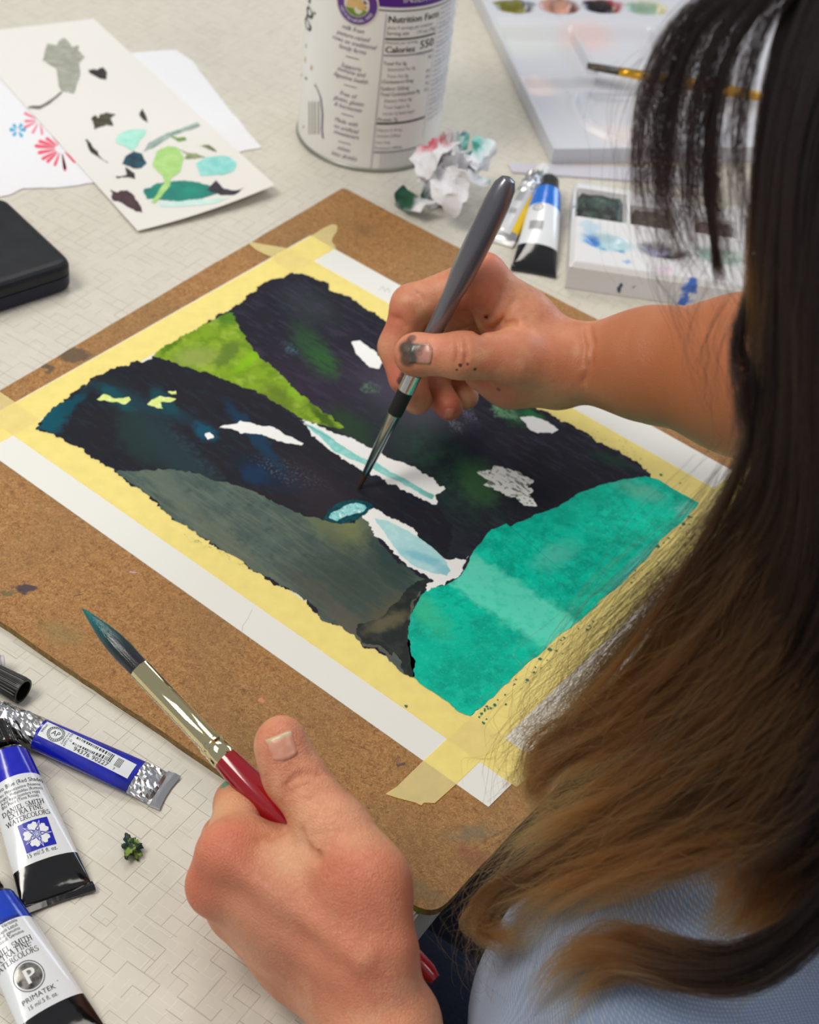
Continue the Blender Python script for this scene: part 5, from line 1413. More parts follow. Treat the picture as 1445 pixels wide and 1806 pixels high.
class Field:
    """distance grid in viewpoint-aligned millimetres; primitives are blended in with a smooth minimum"""
    def __init__(self, lo, hi, h):
        self.lo, self.h = np.array(lo, float), h
        self.n = np.ceil((np.array(hi) - lo) / h).astype(int) + 1
        self.F = np.full(self.n, 60.0, np.float32)
        self.ax = [(self.lo[i] + np.arange(self.n[i]) * h).astype(np.float32) for i in range(3)]
    def box(self, lo, hi):
        a = np.clip(np.floor((np.array(lo) - self.lo) / self.h).astype(int), 0, self.n)
        b = np.clip(np.ceil((np.array(hi) - self.lo) / self.h).astype(int) + 1, 0, self.n)
        return tuple(slice(i, j) for i, j in zip(a, b))
    def pts(self, s):
        return (self.ax[0][s[0]][:, None, None], self.ax[1][s[1]][None, :, None], self.ax[2][s[2]][None, None, :])
    def d_cap(self, s, a, b, ra, rb):
        X, Y, Z = self.pts(s); ba = b - a; L = float(ba @ ba) + 1e-9
        px, py, pz = X - a[0], Y - a[1], Z - a[2]
        t = np.clip((px * ba[0] + py * ba[1] + pz * ba[2]) / L, 0, 1)
        return np.sqrt((px - t * ba[0]) ** 2 + (py - t * ba[1]) ** 2 + (pz - t * ba[2]) ** 2) - (ra + (rb - ra) * t)
    def blend(self, s, d, k):
        Fs = self.F[s]
        if k <= 0: self.F[s] = np.minimum(Fs, d)
        else:
            h = np.maximum(k - np.abs(Fs - d), 0) / k
            self.F[s] = np.minimum(Fs, d) - h * h * k * 0.25
    def cap(self, a, b, ra, rb, k=6.0):
        a, b = np.array(a, float), np.array(b, float); m = max(ra, rb) + k + 4
        s = self.box(np.minimum(a, b) - m, np.maximum(a, b) + m)
        self.blend(s, self.d_cap(s, a, b, ra, rb), k)
    def ell(self, c, r, k=6.0, axes=None):
        c, r = np.array(c, float), np.array(r, float); m = r.max() + k + 4
        s = self.box(c - m, c + m); X, Y, Z = self.pts(s)
        p = (X - c[0], Y - c[1], Z - c[2])
        if axes is not None:
            A = np.array(axes, float)
            p = tuple(A[i, 0] * p[0] + A[i, 1] * p[1] + A[i, 2] * p[2] for i in range(3))
        k0 = np.sqrt(sum((p[i] / r[i]) ** 2 for i in range(3)))
        k1 = np.sqrt(sum((p[i] / r[i] ** 2) ** 2 for i in range(3))) + 1e-6
        self.blend(s, k0 * (k0 - 1) / k1, k)
    def crease(self, pts, r, k=1.6):
        """carve a soft fold along a polyline"""
        for a, b in zip(pts[:-1], pts[1:]):
            a, b = np.array(a, float), np.array(b, float); m = r + k + 4
            s = self.box(np.minimum(a, b) - m, np.maximum(a, b) + m)
            d = -self.d_cap(s, a, b, r, r); Fs = self.F[s]
            h = np.maximum(k - np.abs(Fs - d), 0) / k
            self.F[s] = np.maximum(Fs, d) + h * h * k * 0.25
    def front(self, x, y):
        """depth of the first surface met at lateral position x, y (millimetres in the plane of a cell column)"""
        i = int(round((x - self.lo[0]) / self.h)); j = int(round((y - self.lo[1]) / self.h))
        col = self.F[i, j]; q = np.argmax(col < 0)
        return self.ax[2][q]
    def mesh(self):
        return surface_nets(self.F, self.lo, self.h)

def C3(px, py, d):
    """pixel and depth in metres -> viewpoint-aligned millimetres"""
    return np.array([(px - CX) / F_PX * d, (py - CY) / F_PX * d, d]) * 1000.0

def to_world(V):
    return EYE + (np.asarray(V) / 1000.0) @ ROT

def hit(F, px, py, lift=0.0):
    """first point of the field met along a pixel's sight line"""
    d0, d1 = F.ax[2][0] / 1000, F.ax[2][-1] / 1000
    ds = np.arange(d0, d1, 0.0004)
    P = np.stack([(px - CX) / F_PX * ds, (py - CY) / F_PX * ds, ds], 1) * 1000
    g = (P - F.lo) / F.h; i0 = np.clip(np.floor(g).astype(int), 0, F.n - 2); fr = np.clip(g - i0, 0, 1)
    v = np.zeros(len(ds))
    for a in (0, 1):
        for b in (0, 1):
            for c in (0, 1):
                v += F.F[i0[:, 0] + a, i0[:, 1] + b, i0[:, 2] + c] * np.abs(1 - a - fr[:, 0]) * np.abs(1 - b - fr[:, 1]) * np.abs(1 - c - fr[:, 2])
    v[((g < 0) | (g > F.n - 1)).any(1)] = 9.0
    q = np.argmax(v < 0)
    return P[q] * (1 - lift / ds[q] / 1000)

def chain(F, pts, rad, k=5.0, k0=None):
    for i in range(len(pts) - 1):
        F.cap(C3(*pts[i]), C3(*pts[i + 1]), rad[i], rad[i + 1], (k0 if (k0 is not None and i == 0) else k))

BODY_V, BODY_F = [], []
def add_body(V, Q):
    off = sum(len(v) for v in BODY_V)
    BODY_V.append(to_world(V)); BODY_F.append(Q + off)

# ---- left hand, closed round the red brush, its little-finger side towards the table
lo = np.array([-105, 65, 520.]); hi = np.array([45, 300, 690.])
L = Field(lo, hi, 1.25)
# forearm and wrist
chain(L, [(668, 1800, .592), (700, 2250, .548)], [21, 25], 8)
chain(L, [(690, 1815, .600), (730, 2250, .566)], [19, 25], 8)
# back of the hand
K = {'i': (407, 1508, .611), 'm': (388, 1562, .617), 'r': (417, 1607, .628), 'p': (462, 1648, .634)}
chain(L, [(648, 1705, .590), (520, 1590, .601), K['i']], [15, 13, 12], 12)
chain(L, [(628, 1730, .594), (500, 1630, .606), K['m']], [15, 12.5, 11], 12)
chain(L, [(612, 1752, .603), (510, 1668, .616), K['r']], [14, 12, 10.5], 12)
chain(L, [(596, 1768, .613), (530, 1705, .624), K['p']], [13, 11.5, 10.5], 12)
# thumb base, web
chain(L, [(655, 1660, .588), (640, 1560, .592), (592, 1468, .602)], [16, 15.5, 13.2], 12)
chain(L, [(600, 1610, .600), (520, 1540, .609), (440, 1490, .614)], [13, 11, 11], 10)
L.ell(C3(515, 1505, .617), (10, 9, 8), 8)
# fingers curled under
def finger(F, pts, rad):
    G = Field(F.lo, F.lo + (F.n - 1) * F.h, F.h)
    return None
chain(L, [K['i'], (424, 1418, .644), (500, 1442, .652), (545, 1425, .650)], [11.5, 9.8, 9, 8], 5)
chain(L, [K['m'], (400, 1480, .652), (490, 1505, .664), (540, 1490, .655)], [11, 9.8, 9, 8], 4)
chain(L, [K['r'], (425, 1555, .652), (510, 1575, .657), (555, 1555, .655)], [10.5, 9.4, 8.6, 8], 4)
chain(L, [K['p'], (480, 1600, .650), (550, 1620, .652), (585, 1600, .645)], [10, 8.6, 8, 7.4], 4)
# thumb
chain(L, [(592, 1468, .602), (517, 1366, .612), (495, 1314, .613)], [13, 11, 9.6], 5)
L.ell(C3(497, 1318, .611), (9.5, 12, 9.5), 4)
# knuckle heads and tendons
L.ell(C3(398, 1506, .603), (9, 10, 7), 9)
L.ell(C3(375, 1566, .611), (8.5, 9, 7), 8)
for (a, b) in (((405, 1520, .598), (640, 1690, .572)), ((392, 1575, .605), (610, 1720, .580))):
    L.cap(C3(*a), C3(*b), 1.6, 1.4, 9)
# folds
def fold(F, pix, r, sink, k=1.8):
    F.crease([hit(F, *p, lift=-sink) for p in pix], r, k)
fold(L, [(532, 1468), (535, 1488), (545, 1503), (562, 1515)], 1.5, 0.2, 2.4)
fold(L, [(500, 1466), (480, 1474), (458, 1484)], 0.9, -0.2, 2.4)
fold(L, [(500, 1388), (520, 1375), (545, 1366), (566, 1368)], 0.7, -0.3, 1.8)
fold(L, [(505, 1400), (525, 1391), (548, 1384)], 0.6, -0.3, 1.6)
fold(L, [(515, 1372), (538, 1361)], 0.5, -0.3, 1.4)
for i in range(7):
    yy = 1450 + i * 12
    fold(L, [(545 + i * 4, yy + 26), (575 + i * 3, yy + 18), (605, yy + 16)], 0.45, -0.35, 1.2)
VL, QL = L.mesh()
add_body(VL, QL)

# ---- right hand, holding the grey brush like a pen
R_ = Field(np.array([-25, -145, 655.]), np.array([290, 15, 900.]), 1.25)
# forearm
chain(R_, [(1008, 641, .824), (1150, 643, .805), (1320, 662, .775), (1620, 690, .70)], [19.5, 27, 38, 44], 12)
# back of hand
KR = {'i': (852, 492, .815), 'm': (872, 520, .838), 'r': (888, 560, .856), 'p': (905, 600, .868)}
chain(R_, [(990, 622, .822), (925, 560, .818), KR['i']], [15.5, 13, 12], 10)
chain(R_, [(995, 640, .832), (930, 580, .836), KR['m']], [14, 12, 11], 10)
chain(R_, [(1000, 655, .838), (940, 610, .850), KR['r']], [14, 12, 10.5], 10)
chain(R_, [(1000, 668, .840), (950, 640, .858), KR['p']], [13, 12, 10], 10)
# thumb base and heel of the palm
chain(R_, [(985, 650, .816), (910, 630, .804)], [16, 13.5], 10)
chain(R_, [(975, 666, .826), (900, 664, .824), (850, 655, .832)], [15, 14.5, 10], 10)
# fingers
chain(R_, [KR['i'], (726, 538, .824), (700, 612, .832), (712, 668, .831)], [11.5, 10, 9, 8], 5)
R_.ell(C3(870, 545, .826), (10, 15, 10), 8)
chain(R_, [KR['m'], (745, 575, .852), (722, 670, .856), (736, 705, .850)], [10.5, 9.8, 9, 8], 3)
chain(R_, [KR['r'], (790, 610, .874), (762, 678, .870), (792, 718, .858)], [10, 9.4, 8.8, 7.4], 3)
chain(R_, [KR['p'], (840, 640, .886), (806, 684, .882), (822, 700, .874)], [9.5, 8.4, 7.6, 7], 3)
# thumb
chain(R_, [(910, 630, .804), (815, 627, .796), (735, 625, .802)], [13, 11.2, 10.2], 5)
R_.ell(C3(734, 626, .800), (10.5, 10.5, 9), 4)
# knuckles, folds
R_.ell(C3(850, 478, .808), (9, 8, 7), 8)
fold(R_, [(843, 588), (862, 584), (885, 572), (908, 570)], 1.3, 0.2, 2.2)
fold(R_, [(835, 582), (862, 556), (876, 530), (880, 512)], 0.9, -0.2, 2.0)
fold(R_, [(868, 580), (893, 554), (905, 530)], 0.7, -0.3, 1.8)
fold(R_, [(1040, 575), (1046, 605), (1042, 640), (1030, 675)], 0.9, -0.3, 2.4)
fold(R_, [(1026, 580), (1032, 610), (1028, 645)], 0.7, -0.3, 2.2)
fold(R_, [(802, 590), (808, 610), (806, 640)], 0.6, -0.4, 2.0)
fold(R_, [(818, 590), (824, 612), (821, 645)], 0.6, -0.4, 2.0)
fold(R_, [(690, 560), (704, 563), (716, 575)], 0.6, -0.3, 2.0)
fold(R_, [(712, 600), (722, 607)], 0.6, -0.3, 2.0)
fold(R_, [(720, 508), (738, 520), (748, 536)], 0.6, -0.3, 2.0)
VR, QR = R_.mesh()
add_body(VR, QR)
# ---- head, trunk, upper arms and legs
def Cw(x, y, h):
    """metres on the ground plan and above the table top -> viewpoint-aligned millimetres"""
    return ROT @ (np.array([x, y, TABLE_Z + h]) - EYE) * 1000
def Wd(v):
    p = to_world(v); return np.array([p[0], p[1], p[2] - TABLE_Z])
HEAD = np.array([.462, -.148, .350]); NECK = np.array([.52, -.17, .20]); CHEST = np.array([.585, -.17, .02]); WAIST = np.array([.65, -.17, -.14]); HIP = np.array([.66, -.17, -.235])
SL = Wd(C3(1190, 1730, .620)); SR = np.array([.53, -.01, .10])
EL = Wd(C3(800, 2760, .50)); ER = Wd(C3(1620, 690, .70))
WL = Wd(C3(690, 2000, .575)); 
KL, KR_ = np.array([.235, -.29, -.205]), np.array([.235, -.05, -.205]); HL, HR = np.array([.64, -.26, -.245]), np.array([.64, -.08, -.245])
AL, AR = np.array([.27, -.30, -.67]), np.array([.27, -.05, -.67])
c_ = lambda p: Cw(*p)
allp = np.array([c_(p) for p in (HEAD, SL, SR, EL, ER, KL, KR_, HL, HR, AL, AR)])
def body_field(h, grow, parts):
    lo, hi = allp.min(0) - 160, allp.max(0) + 160
    B = Field(lo, hi, h); g = grow
    if 'trunk' in parts:
        B.cap(c_(NECK + [.02, 0, -.03]), c_(CHEST), 62 + g, 92 + g, 30)
        for dy in (-.055, .055): B.cap(c_(CHEST + [0, dy, .02]), c_(WAIST + [0, dy * .8, 0]), 88 + g, 82 + g, 30)
        for dy in (-.06, .06): B.cap(c_(WAIST + [0, dy * .8, 0]), c_(HIP + [0, dy, 0]), 84 + g, 92 + g, 30)
        for S_ in (SL, SR): B.cap(c_(CHEST * .35 + NECK * .65), c_(S_), 50 + g, 52 + g, 30)
    if 'sleeve' in parts:
        for S_, E_, k in ((SL, EL, .97), (SR, ER, .72)): B.cap(c_(S_), c_(S_ + (E_ - S_) * k), 56 + g, 44 + g, 25)
        B.cap(c_(SL), c_(Wd(C3(985, 1790, .635))), 52 + g, 24 + g, 30)
    if 'arm' in parts:
        B.cap(c_(SL), c_(EL), 48, 40, 20); B.cap(c_(EL), c_(WL), 42, 24, 16)
        B.cap(c_(SR), c_(ER), 48, 42, 20); B.cap(c_(ER), c_(Wd(C3(1320, 662, .775))), 43, 36, 12)
    if 'legs' in parts:
        for H_, K_, A_ in ((HL, KL, AL), (HR, KR_, AR)):
            B.cap(c_(H_), c_(K_), 82 + g, 60 + g, 25); B.cap(c_(K_), c_(A_), 56 + g, 38 + g, 15)
            if grow == 0: B.cap(c_(A_ + [0, 0, -.035]), c_(A_ + [-.14, 0, -.045]), 34, 26, 12)
    if 'head' in parts:
        B.cap(c_(NECK + [.02, 0, -.05]), c_(HEAD + [.025, 0, -.06]), 58, 54, 20)
        # skull, face, jaw: facing the painting, tipped down
        fwd = np.array([-.80, .02, -.60]); up = np.array([-.60, 0, .80]); side = np.cross(up, fwd)
        Aw = np.stack([ROT @ fwd, ROT @ side, ROT @ up])
        hd = lambda f, s, u: c_(HEAD + fwd * f + side * s + up * u)
        B.ell(hd(-.008, 0, .02), (96, 74, 84), 10, Aw); B.ell(hd(.035, 0, -.045), (58, 58, 66), 25, Aw); B.ell(hd(.062, 0, -.092), (26, 30, 22), 22, Aw)
        B.cap(hd(.090, 0, .006), hd(.112, 0, -.036), 6, 10, 10); B.cap(hd(.088, -.03, .016), hd(.088, .03, .016), 8, 8, 12)
        for s_ in (-1, 1):
            B.ell(hd(.074, s_ * .032, -.012), (13, 13, 12), 5, Aw); B.ell(hd(.0, s_ * .076, -.012), (18, 6, 30), 4, Aw)
            B.cap(hd(.086, s_ * .038, -.004), hd(.090, s_ * .020, -.004), 3, 3, 3)
        B.cap(hd(.092, -.020, -.064), hd(.092, .020, -.064), 5, 5, 4); B.cap(hd(.090, -.016, -.074), hd(.090, .016, -.074), 5, 5, 4)
        B.crease([hd(.100, -.024, -.069), hd(.102, 0, -.069), hd(.100, .024, -.069)], 1.5, 2)
    return B
Bf = body_field(6.0, 0, ('trunk', 'arm', 'legs', 'head'))
VB, QB = Bf.mesh()

def tmp_mesh(V, Q):
    me = bpy.data.meshes.new('part'); me.from_pydata([tuple(v) for v in to_world(V)], [], [tuple(int(i) for i in f) for f in Q]); me.update()
    o = bpy.data.objects.new('part', me); COL.objects.link(o); return o
# one continuous skin: trunk, forearms and hands are united
ob, ol, orr = tmp_mesh(VB, QB), tmp_mesh(VL, QL), tmp_mesh(VR, QR)
for other in (ol, orr):
    md = ob.modifiers.new('unite', 'BOOLEAN'); md.operation = 'UNION'; md.object = other
    try: md.solver = 'MANIFOLD'
    except TypeError: md.solver = 'EXACT'
dg = bpy.context.evaluated_depsgraph_get()
skin_me = bpy.data.meshes.new_from_object(ob.evaluated_get(dg))
for o in (ob, ol, orr): bpy.data.objects.remove(o)

pr_ = thing('person', 'long-haired person in a pale blue knit top, painting with one brush and holding another', 'person', (HIP[0], HIP[1], 0))
PRO = np.array(pr_.location)
skin_me.materials.clear()
skin_me.transform(Matrix.Translation(-Vector(PRO)))
skin_me.polygons.foreach_set('use_smooth', [True] * len(skin_me.polygons))

t = NT('skin', rough=0.46); v = t.coords()
c = t.mix(t.smooth(t.noise(v, 38, 4), 0.38, 0.66), lin(222, 154, 118), lin(205, 130, 97))
c = t.mix(t.math('MULTIPLY', t.smooth(t.noise(t.mapping(v, loc=(2, 1, 0)), 70, 3), 0.5, 0.7), .5), c, lin(226, 174, 134))
c = t.mix(t.math('MULTIPLY', t.smooth(t.noise(v, 300, 4), 0.5, 0.75), .3), c, lin(186, 112, 86))
def sk(P, r, col, k, edge=.7):
    global c
    q = t.vmath('LENGTH', t.vmath('SUBTRACT', v, tuple(np.array(P) - PRO)), out=1)
    c = t.mix(t.math('MULTIPLY', t.smooth(q, r * (1 + edge), r * (1 - edge)), k), c, lin(*col))
hw = lambda F, x, y: to_world(hit(F, x, y))
RED = (206, 104, 78)
for (x, y, r, k) in ((392, 1500, .014, .75), (352, 1566, .012, .7), (470, 1440, .012, .4), (640, 1560, .02, .35), (600, 1660, .03, .35), (495, 1300, .010, .35), (450, 1560, .012, .35)): sk(hw(L, x, y), r, RED, k)
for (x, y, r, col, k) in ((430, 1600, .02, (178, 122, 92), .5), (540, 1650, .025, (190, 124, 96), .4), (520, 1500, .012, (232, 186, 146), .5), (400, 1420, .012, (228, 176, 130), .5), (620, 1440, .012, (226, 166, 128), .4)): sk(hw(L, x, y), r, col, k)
sk(hw(L, 398, 1382), .0026, (40, 150, 120), .9, .3)
for (x, y, r, k) in ((690, 560, .010, .5), (700, 660, .010, .6), (790, 720, .011, .7), (860, 470, .012, .4), (760, 600, .010, .3), (880, 690, .016, .35)): sk(hw(R_, x, y), r, (204, 98, 80), k)
for (x, y, r) in ((1120, 640, .04), (1210, 650, .05), (1300, 660, .06)): sk(hw(R_, x, y), r, (176, 104, 62), .7)
for (x, y, r, k) in ((716, 612, .0042, .9), (718, 634, .0040, .8), (716, 662, .0030, .95), (708, 672, .0024, .9), (726, 596, .0024, .7), (812, 644, .0010, .9), (825, 642, .0008, .8), (838, 651, .0009, .9), (806, 652, .0007, .8), (762, 616, .0007, .5), (880, 686, .0012, .6)): sk(hw(R_, x, y), r, (40, 46, 42), k, .4)
t.set('Base Color', c)
t.set('sss', 0.12); t.p.inputs['Subsurface Radius'].default_value = (0.006, 0.0022, 0.0012); t.p.inputs['Subsurface Scale'].default_value = 0.6
fine = t.node('ShaderNodeTexVoronoi', {'feature': 'DISTANCE_TO_EDGE'}, Vector=t.vmath('ADD', v, t.vmath('MULTIPLY', t.node('ShaderNodeTexNoise', None, Vector=v, Scale=300).outputs[1], (.0015, .0015, .0015))), Scale=760).outputs[0]
wr = t.math('ABSOLUTE', t.math('SUBTRACT', t.noise(t.mapping(v, (1.0, 1.0, 1.0)), 170, 3, .55, 1.3), .5))
near = t.smooth(t.vmath('LENGTH', t.vmath('SUBTRACT', v, tuple(hw(L, 560, 1620) - PRO)), out=1), .14, .09)
rough_ = t.math('ADD', t.math('MULTIPLY', t.smooth(fine, 0.0, 0.22), .35), t.math('MULTIPLY', t.smooth(wr, 0.0, 0.045), .6))
t.bump(t.math('MULTIPLY', rough_, t.math('ADD', .22, t.math('MULTIPLY', near, .78))), 0.42, 0.0010)
body_o = link('body', skin_me, t.m, pr_)

# nails
def nail(F, rows_, name, col, tipcol, dirty=None):
    """grid of pixel points laid on the finger and lifted a little"""
    pts = np.array([[hit(F, x, y, .5) for x, y in row] for row in rows_]); n, m = pts.shape[:2]
    V = (to_world(pts.reshape(-1, 3)) - PRO); k = n * m
    base = (to_world(np.array([[hit(F, x, y, -.6) for x, y in row] for row in rows_]).reshape(-1, 3)) - PRO)
    Fc = [(i * m + j, i * m + j + 1, (i + 1) * m + j + 1, (i + 1) * m + j) for i in range(n - 1) for j in range(m - 1)]
    rim = [j for j in range(m)] + [i * m + m - 1 for i in range(1, n)] + [(n - 1) * m + j for j in range(m - 2, -1, -1)] + [i * m for i in range(n - 2, 0, -1)]
    Fc += [(b, a, k + a, k + b) for a, b in zip(rim, rim[1:] + rim[:1])]
    tm = NT('fingernail', rough=.28); vv = tm.coords(); cc_ = tm.mix(tm.smooth(tm.noise(vv, 200, 2), .4, .7), lin(*col), lin(*[min(255, x + 12) for x in col]))
    def at_(px, py, r, colr, kk):
        nonlocal cc_
        q = tm.vmath('LENGTH', tm.vmath('SUBTRACT', vv, tuple(to_world(hit(F, px, py, .55)) - PRO)), out=1)
        cc_ = tm.mix(tm.math('MULTIPLY', tm.smooth(q, r * 1.4, r * .7), kk), cc_, lin(*colr))
    for q in (tipcol or []): at_(*q)
    tm.set('Base Color', cc_)
    o = mesh(name, np.vstack([V, base]), Fc, tm.m, body_o, True); return o
def quadgrid(c00, c01, c11, c10, n=9, bow=0.0, cut=0.0):
    c00, c01, c11, c10 = map(np.array, (c00, c01, c11, c10)); R = []
    for i in range(n):
        s = i / (n - 1); a, b = c00 + (c10 - c00) * s, c01 + (c11 - c01) * s; row = []
        for j in range(n):
            r = j / (n - 1); p = a + (b - a) * r
            if s > .5: p = p + (c10 - c00) / np.linalg.norm(c10 - c00) * bow * (4 * r * (1 - r)) * (s - .5) * 2
            row.append(tuple(p))
        R.append(row)
    return R
nail(L, quadgrid((468, 1305), (513, 1288), (525, 1328), (483, 1341), 9, 6), 'thumbnail', (214, 150, 126), [(476, 1300, .0022, (206, 186, 146), .9), (492, 1294, .0022, (208, 188, 150), .9), (506, 1290, .0020, (206, 188, 152), .9)])
nail(R_, quadgrid((722, 640), (723, 606), (758, 605), (758, 643), 9, 5), 'thumbnail', (196, 140, 124), [(721, 612, .0045, (70, 84, 78), .9), (722, 632, .0040, (62, 70, 66), .9), (740, 622, .0016, (120, 90, 84), .5), (735, 606, .004, (80, 80, 76), .7)])
nail(R_, quadgrid((782, 738), (797, 738), (803, 722), (786, 722), 7, 2), 'fingernail', (214, 130, 110), None)

# ---- clothes
Sh = body_field(6.0, 7, ('trunk', 'sleeve'))
# neckline and hem are cut off
X, Y, Z = np.meshgrid(*Sh.ax, indexing='ij')
hz = EYE[2] - TABLE_Z + (X * ROT[0][2] + Y * ROT[1][2] + Z * ROT[2][2]) / 1000
Sh.F = np.maximum(Sh.F, ((hz - .175) * 1000).astype(np.float32)); Sh.F = np.maximum(Sh.F, ((-.235 - hz) * 1000).astype(np.float32))
VS, QS = Sh.mesh()
t = NT('blue_knit', rough=.9); v = t.coords()
kn = t.node('ShaderNodeTexWave', {'wave_type': 'BANDS', 'bands_direction': 'DIAGONAL'}, Vector=t.vmath('ADD', v, wobble(t, v, 90, .0012)), Scale=330, Distortion=1.0, Detail=2).outputs[0]
kn2 = t.node('ShaderNodeTexWave', {'wave_type': 'BANDS', 'bands_direction': 'Z'}, Vector=t.vmath('ADD', v, wobble(t, v, 90, .0012)), Scale=420, Distortion=1.0, Detail=2).outputs[0]
kk = t.math('MULTIPLY', kn, kn2)
t.set('Base Color', t.mix(kk, lin(116, 136, 170), lin(176, 190, 212))); t.bump(kk, .6, .0012); t.set('sheen', .3)
mesh('knit_top', to_world(VS) - PRO, QS, t.m, pr_, True)
Tr = body_field(6.0, 6, ('legs',))
for dy in (-.06, .06): Tr.cap(c_(WAIST + [0, dy * .8, -.03]), c_(HIP + [0, dy, 0]), 88, 99, 30)
Tr.F = np.maximum(Tr.F, ((-.64 - hz) * 1000).astype(np.float32)) if Tr.F.shape == hz.shape else Tr.F
VT, QT = Tr.mesh()
t = NT('dark_denim', rough=.85); v = t.coords(); t.set('Base Color', t.ramp(t.noise(v, 500, 3), [(.3, lin(13, 20, 40)), (.7, lin(24, 36, 64))])); t.bump(t.noise(v, 900, 2), .3, .0005)
mesh('jeans', to_world(VT) - PRO, QT, t.m, pr_, True)
# ---------------------------------------------------------------- hair: strands drawn between guide locks
def spline(P, n):
    """Catmull-Rom through control points (k,3) resampled to n points"""
    P = np.asarray(P, float); k = len(P); Q = np.vstack([2 * P[0] - P[1], P, 2 * P[-1] - P[-2]])
    x = np.linspace(0, k - 1, n); i = np.minimum(x.astype(int), k - 2); f = (x - i)[:, None]
    a, b, c, d = Q[i], Q[i + 1], Q[i + 2], Q[i + 3]
    return .5 * ((2 * b) + (c - a) * f + (2 * a - 5 * b + 4 * c - d) * f ** 2 + (3 * b - a - 3 * c + d) * f ** 3)
HN = 30
H_POS, H_RAD, H_TONE = [], [], []
def hair_group(guides, n, locks, seed, clump=.75, spread=.004, wave=.0018, curl=.0, rad=.00005, cut=(.8, 1.0), root=0.0, jit=.0006, deep=0.0):
    """guides: lists of (px, py, depth) running from root to tip, side by side"""
    rg = np.random.default_rng(seed)
    G = np.stack([spline([far(*p) for p in g], HN) for g in guides]); ng = len(G)
    t = np.linspace(0, 1, HN)
    def lay(u):
        x = u * (ng - 1); i = min(int(x), ng - 2); f = x - i; return G[i] * (1 - f) + G[i + 1] * f
    centres = np.sort(rg.uniform(0, 1, locks)); offs = rg.normal(size=(locks, 3)) * spread + rg.normal(size=(locks, 1)) * deep * ROT[2]; phs = rg.uniform(0, 6.28, (locks, 3)); fr = rg.uniform(1.5, 3.5, locks); cl = rg.uniform(.82, 1.0, locks)
    for s in range(n):
        l = rg.integers(locks); u = np.clip(centres[l] + rg.normal() * .5 / locks, 0, 1)
        own, ctr = lay(u), lay(centres[l])
        w = clump * t[:, None] ** .7
        P = own * (1 - w) + ctr * w + offs[l] * (.25 + .75 * t[:, None])
        P = P + (wave * t[:, None] ** 1.2) * np.sin(phs[l] + 6.28 * fr[l] * t[:, None] + rg.normal(size=3) * .25)
        P = P + rg.normal(size=3) * spread * .45 * (.4 + .6 * t[:, None]) + (jit * t[:, None]) * np.sin(rg.uniform(0, 6.28, 3) + 6.28 * rg.uniform(2, 6) * t[:, None])
        if curl:
            a = rg.uniform(0, 6.28) + 6.28 * rg.uniform(.6, 1.4) * t; e = curl * np.clip((t - .72) / .28, 0, 1) ** 1.5
            P = P + np.stack([np.cos(a) * e, np.sin(a) * e * .6, np.sin(a) * e], 1)
        end = rg.uniform(*cut) * cl[l]; x = np.linspace(root, end, HN) * (HN - 1); i = np.minimum(x.astype(int), HN - 2); f = (x - i)[:, None]
        P = P[i] * (1 - f) + P[i + 1] * f
        H_TONE.append(x / (HN - 1) + rg.normal() * .07);
        H_POS.append(P); H_RAD.append(rad * rg.uniform(.7, 1.25) * (1 - .6 * t ** 4))
def make_hair(name, mat, parent):
    P = np.concatenate(H_POS) - PRO; n = len(H_POS)
    cu = bpy.data.hair_curves.new(name); cu.add_curves([HN] * n)
    cu.attributes['position'].data.foreach_set('vector', P.astype(np.float32).ravel())
    ra_ = cu.attributes.get('radius') or cu.attributes.new('radius', 'FLOAT', 'POINT')
    ra_.data.foreach_set('value', np.concatenate(H_RAD).astype(np.float32))
    tn = cu.attributes.new('tone', 'FLOAT', 'POINT'); tn.data.foreach_set('value', np.concatenate(H_TONE).astype(np.float32)); H_TONE.clear()
    cu.materials.append(mat)
    o = bpy.data.objects.new(name, cu); COL.objects.link(o); o.parent = parent
    H_POS.clear(); H_RAD.clear(); return o
def hair_mat(name, stops):
    m = bpy.data.materials.new(name); m.use_nodes = True; nt = m.node_tree; nt.nodes.clear()
    out = nt.nodes.new('ShaderNodeOutputMaterial'); hb_ = nt.nodes.new('ShaderNodeBsdfHairPrincipled'); hb_.parametrization = 'COLOR'
    hi = nt.nodes.new('ShaderNodeAttribute'); hi.attribute_name = 'tone'; rp = nt.nodes.new('ShaderNodeValToRGB'); cr = rp.color_ramp
    while len(cr.elements) < len(stops): cr.elements.new(.5)
    for e, (p, c) in zip(cr.elements, stops): e.position = p; e.color = (*lin(*c), 1)
    nt.links.new(hi.outputs['Fac'], rp.inputs[0]); nt.links.new(rp.outputs[0], hb_.inputs['Color'])
    hb_.inputs['IOR'].default_value = 1.36; hb_.inputs['Roughness'].default_value = .46; hb_.inputs['Radial Roughness'].default_value = .45
    nt.links.new(hb_.outputs[0], out.inputs[0]); return m
M_DARK = hair_mat('dark_hair', [(0, (13, 8, 9)), (.6, (15, 9, 10)), (1, (20, 12, 11))])
M_HAIR = hair_mat('brown_hair', [(0, (14, 8, 10)), (.46, (20, 12, 10)), (.58, (54, 34, 16)), (.76, (104, 68, 33)), (1.0, (146, 100, 54))])
M_TIP = hair_mat('brown_hair_tips', [(0, (46, 29, 14)), (.5, (74, 48, 22)), (1.0, (122, 84, 44))])
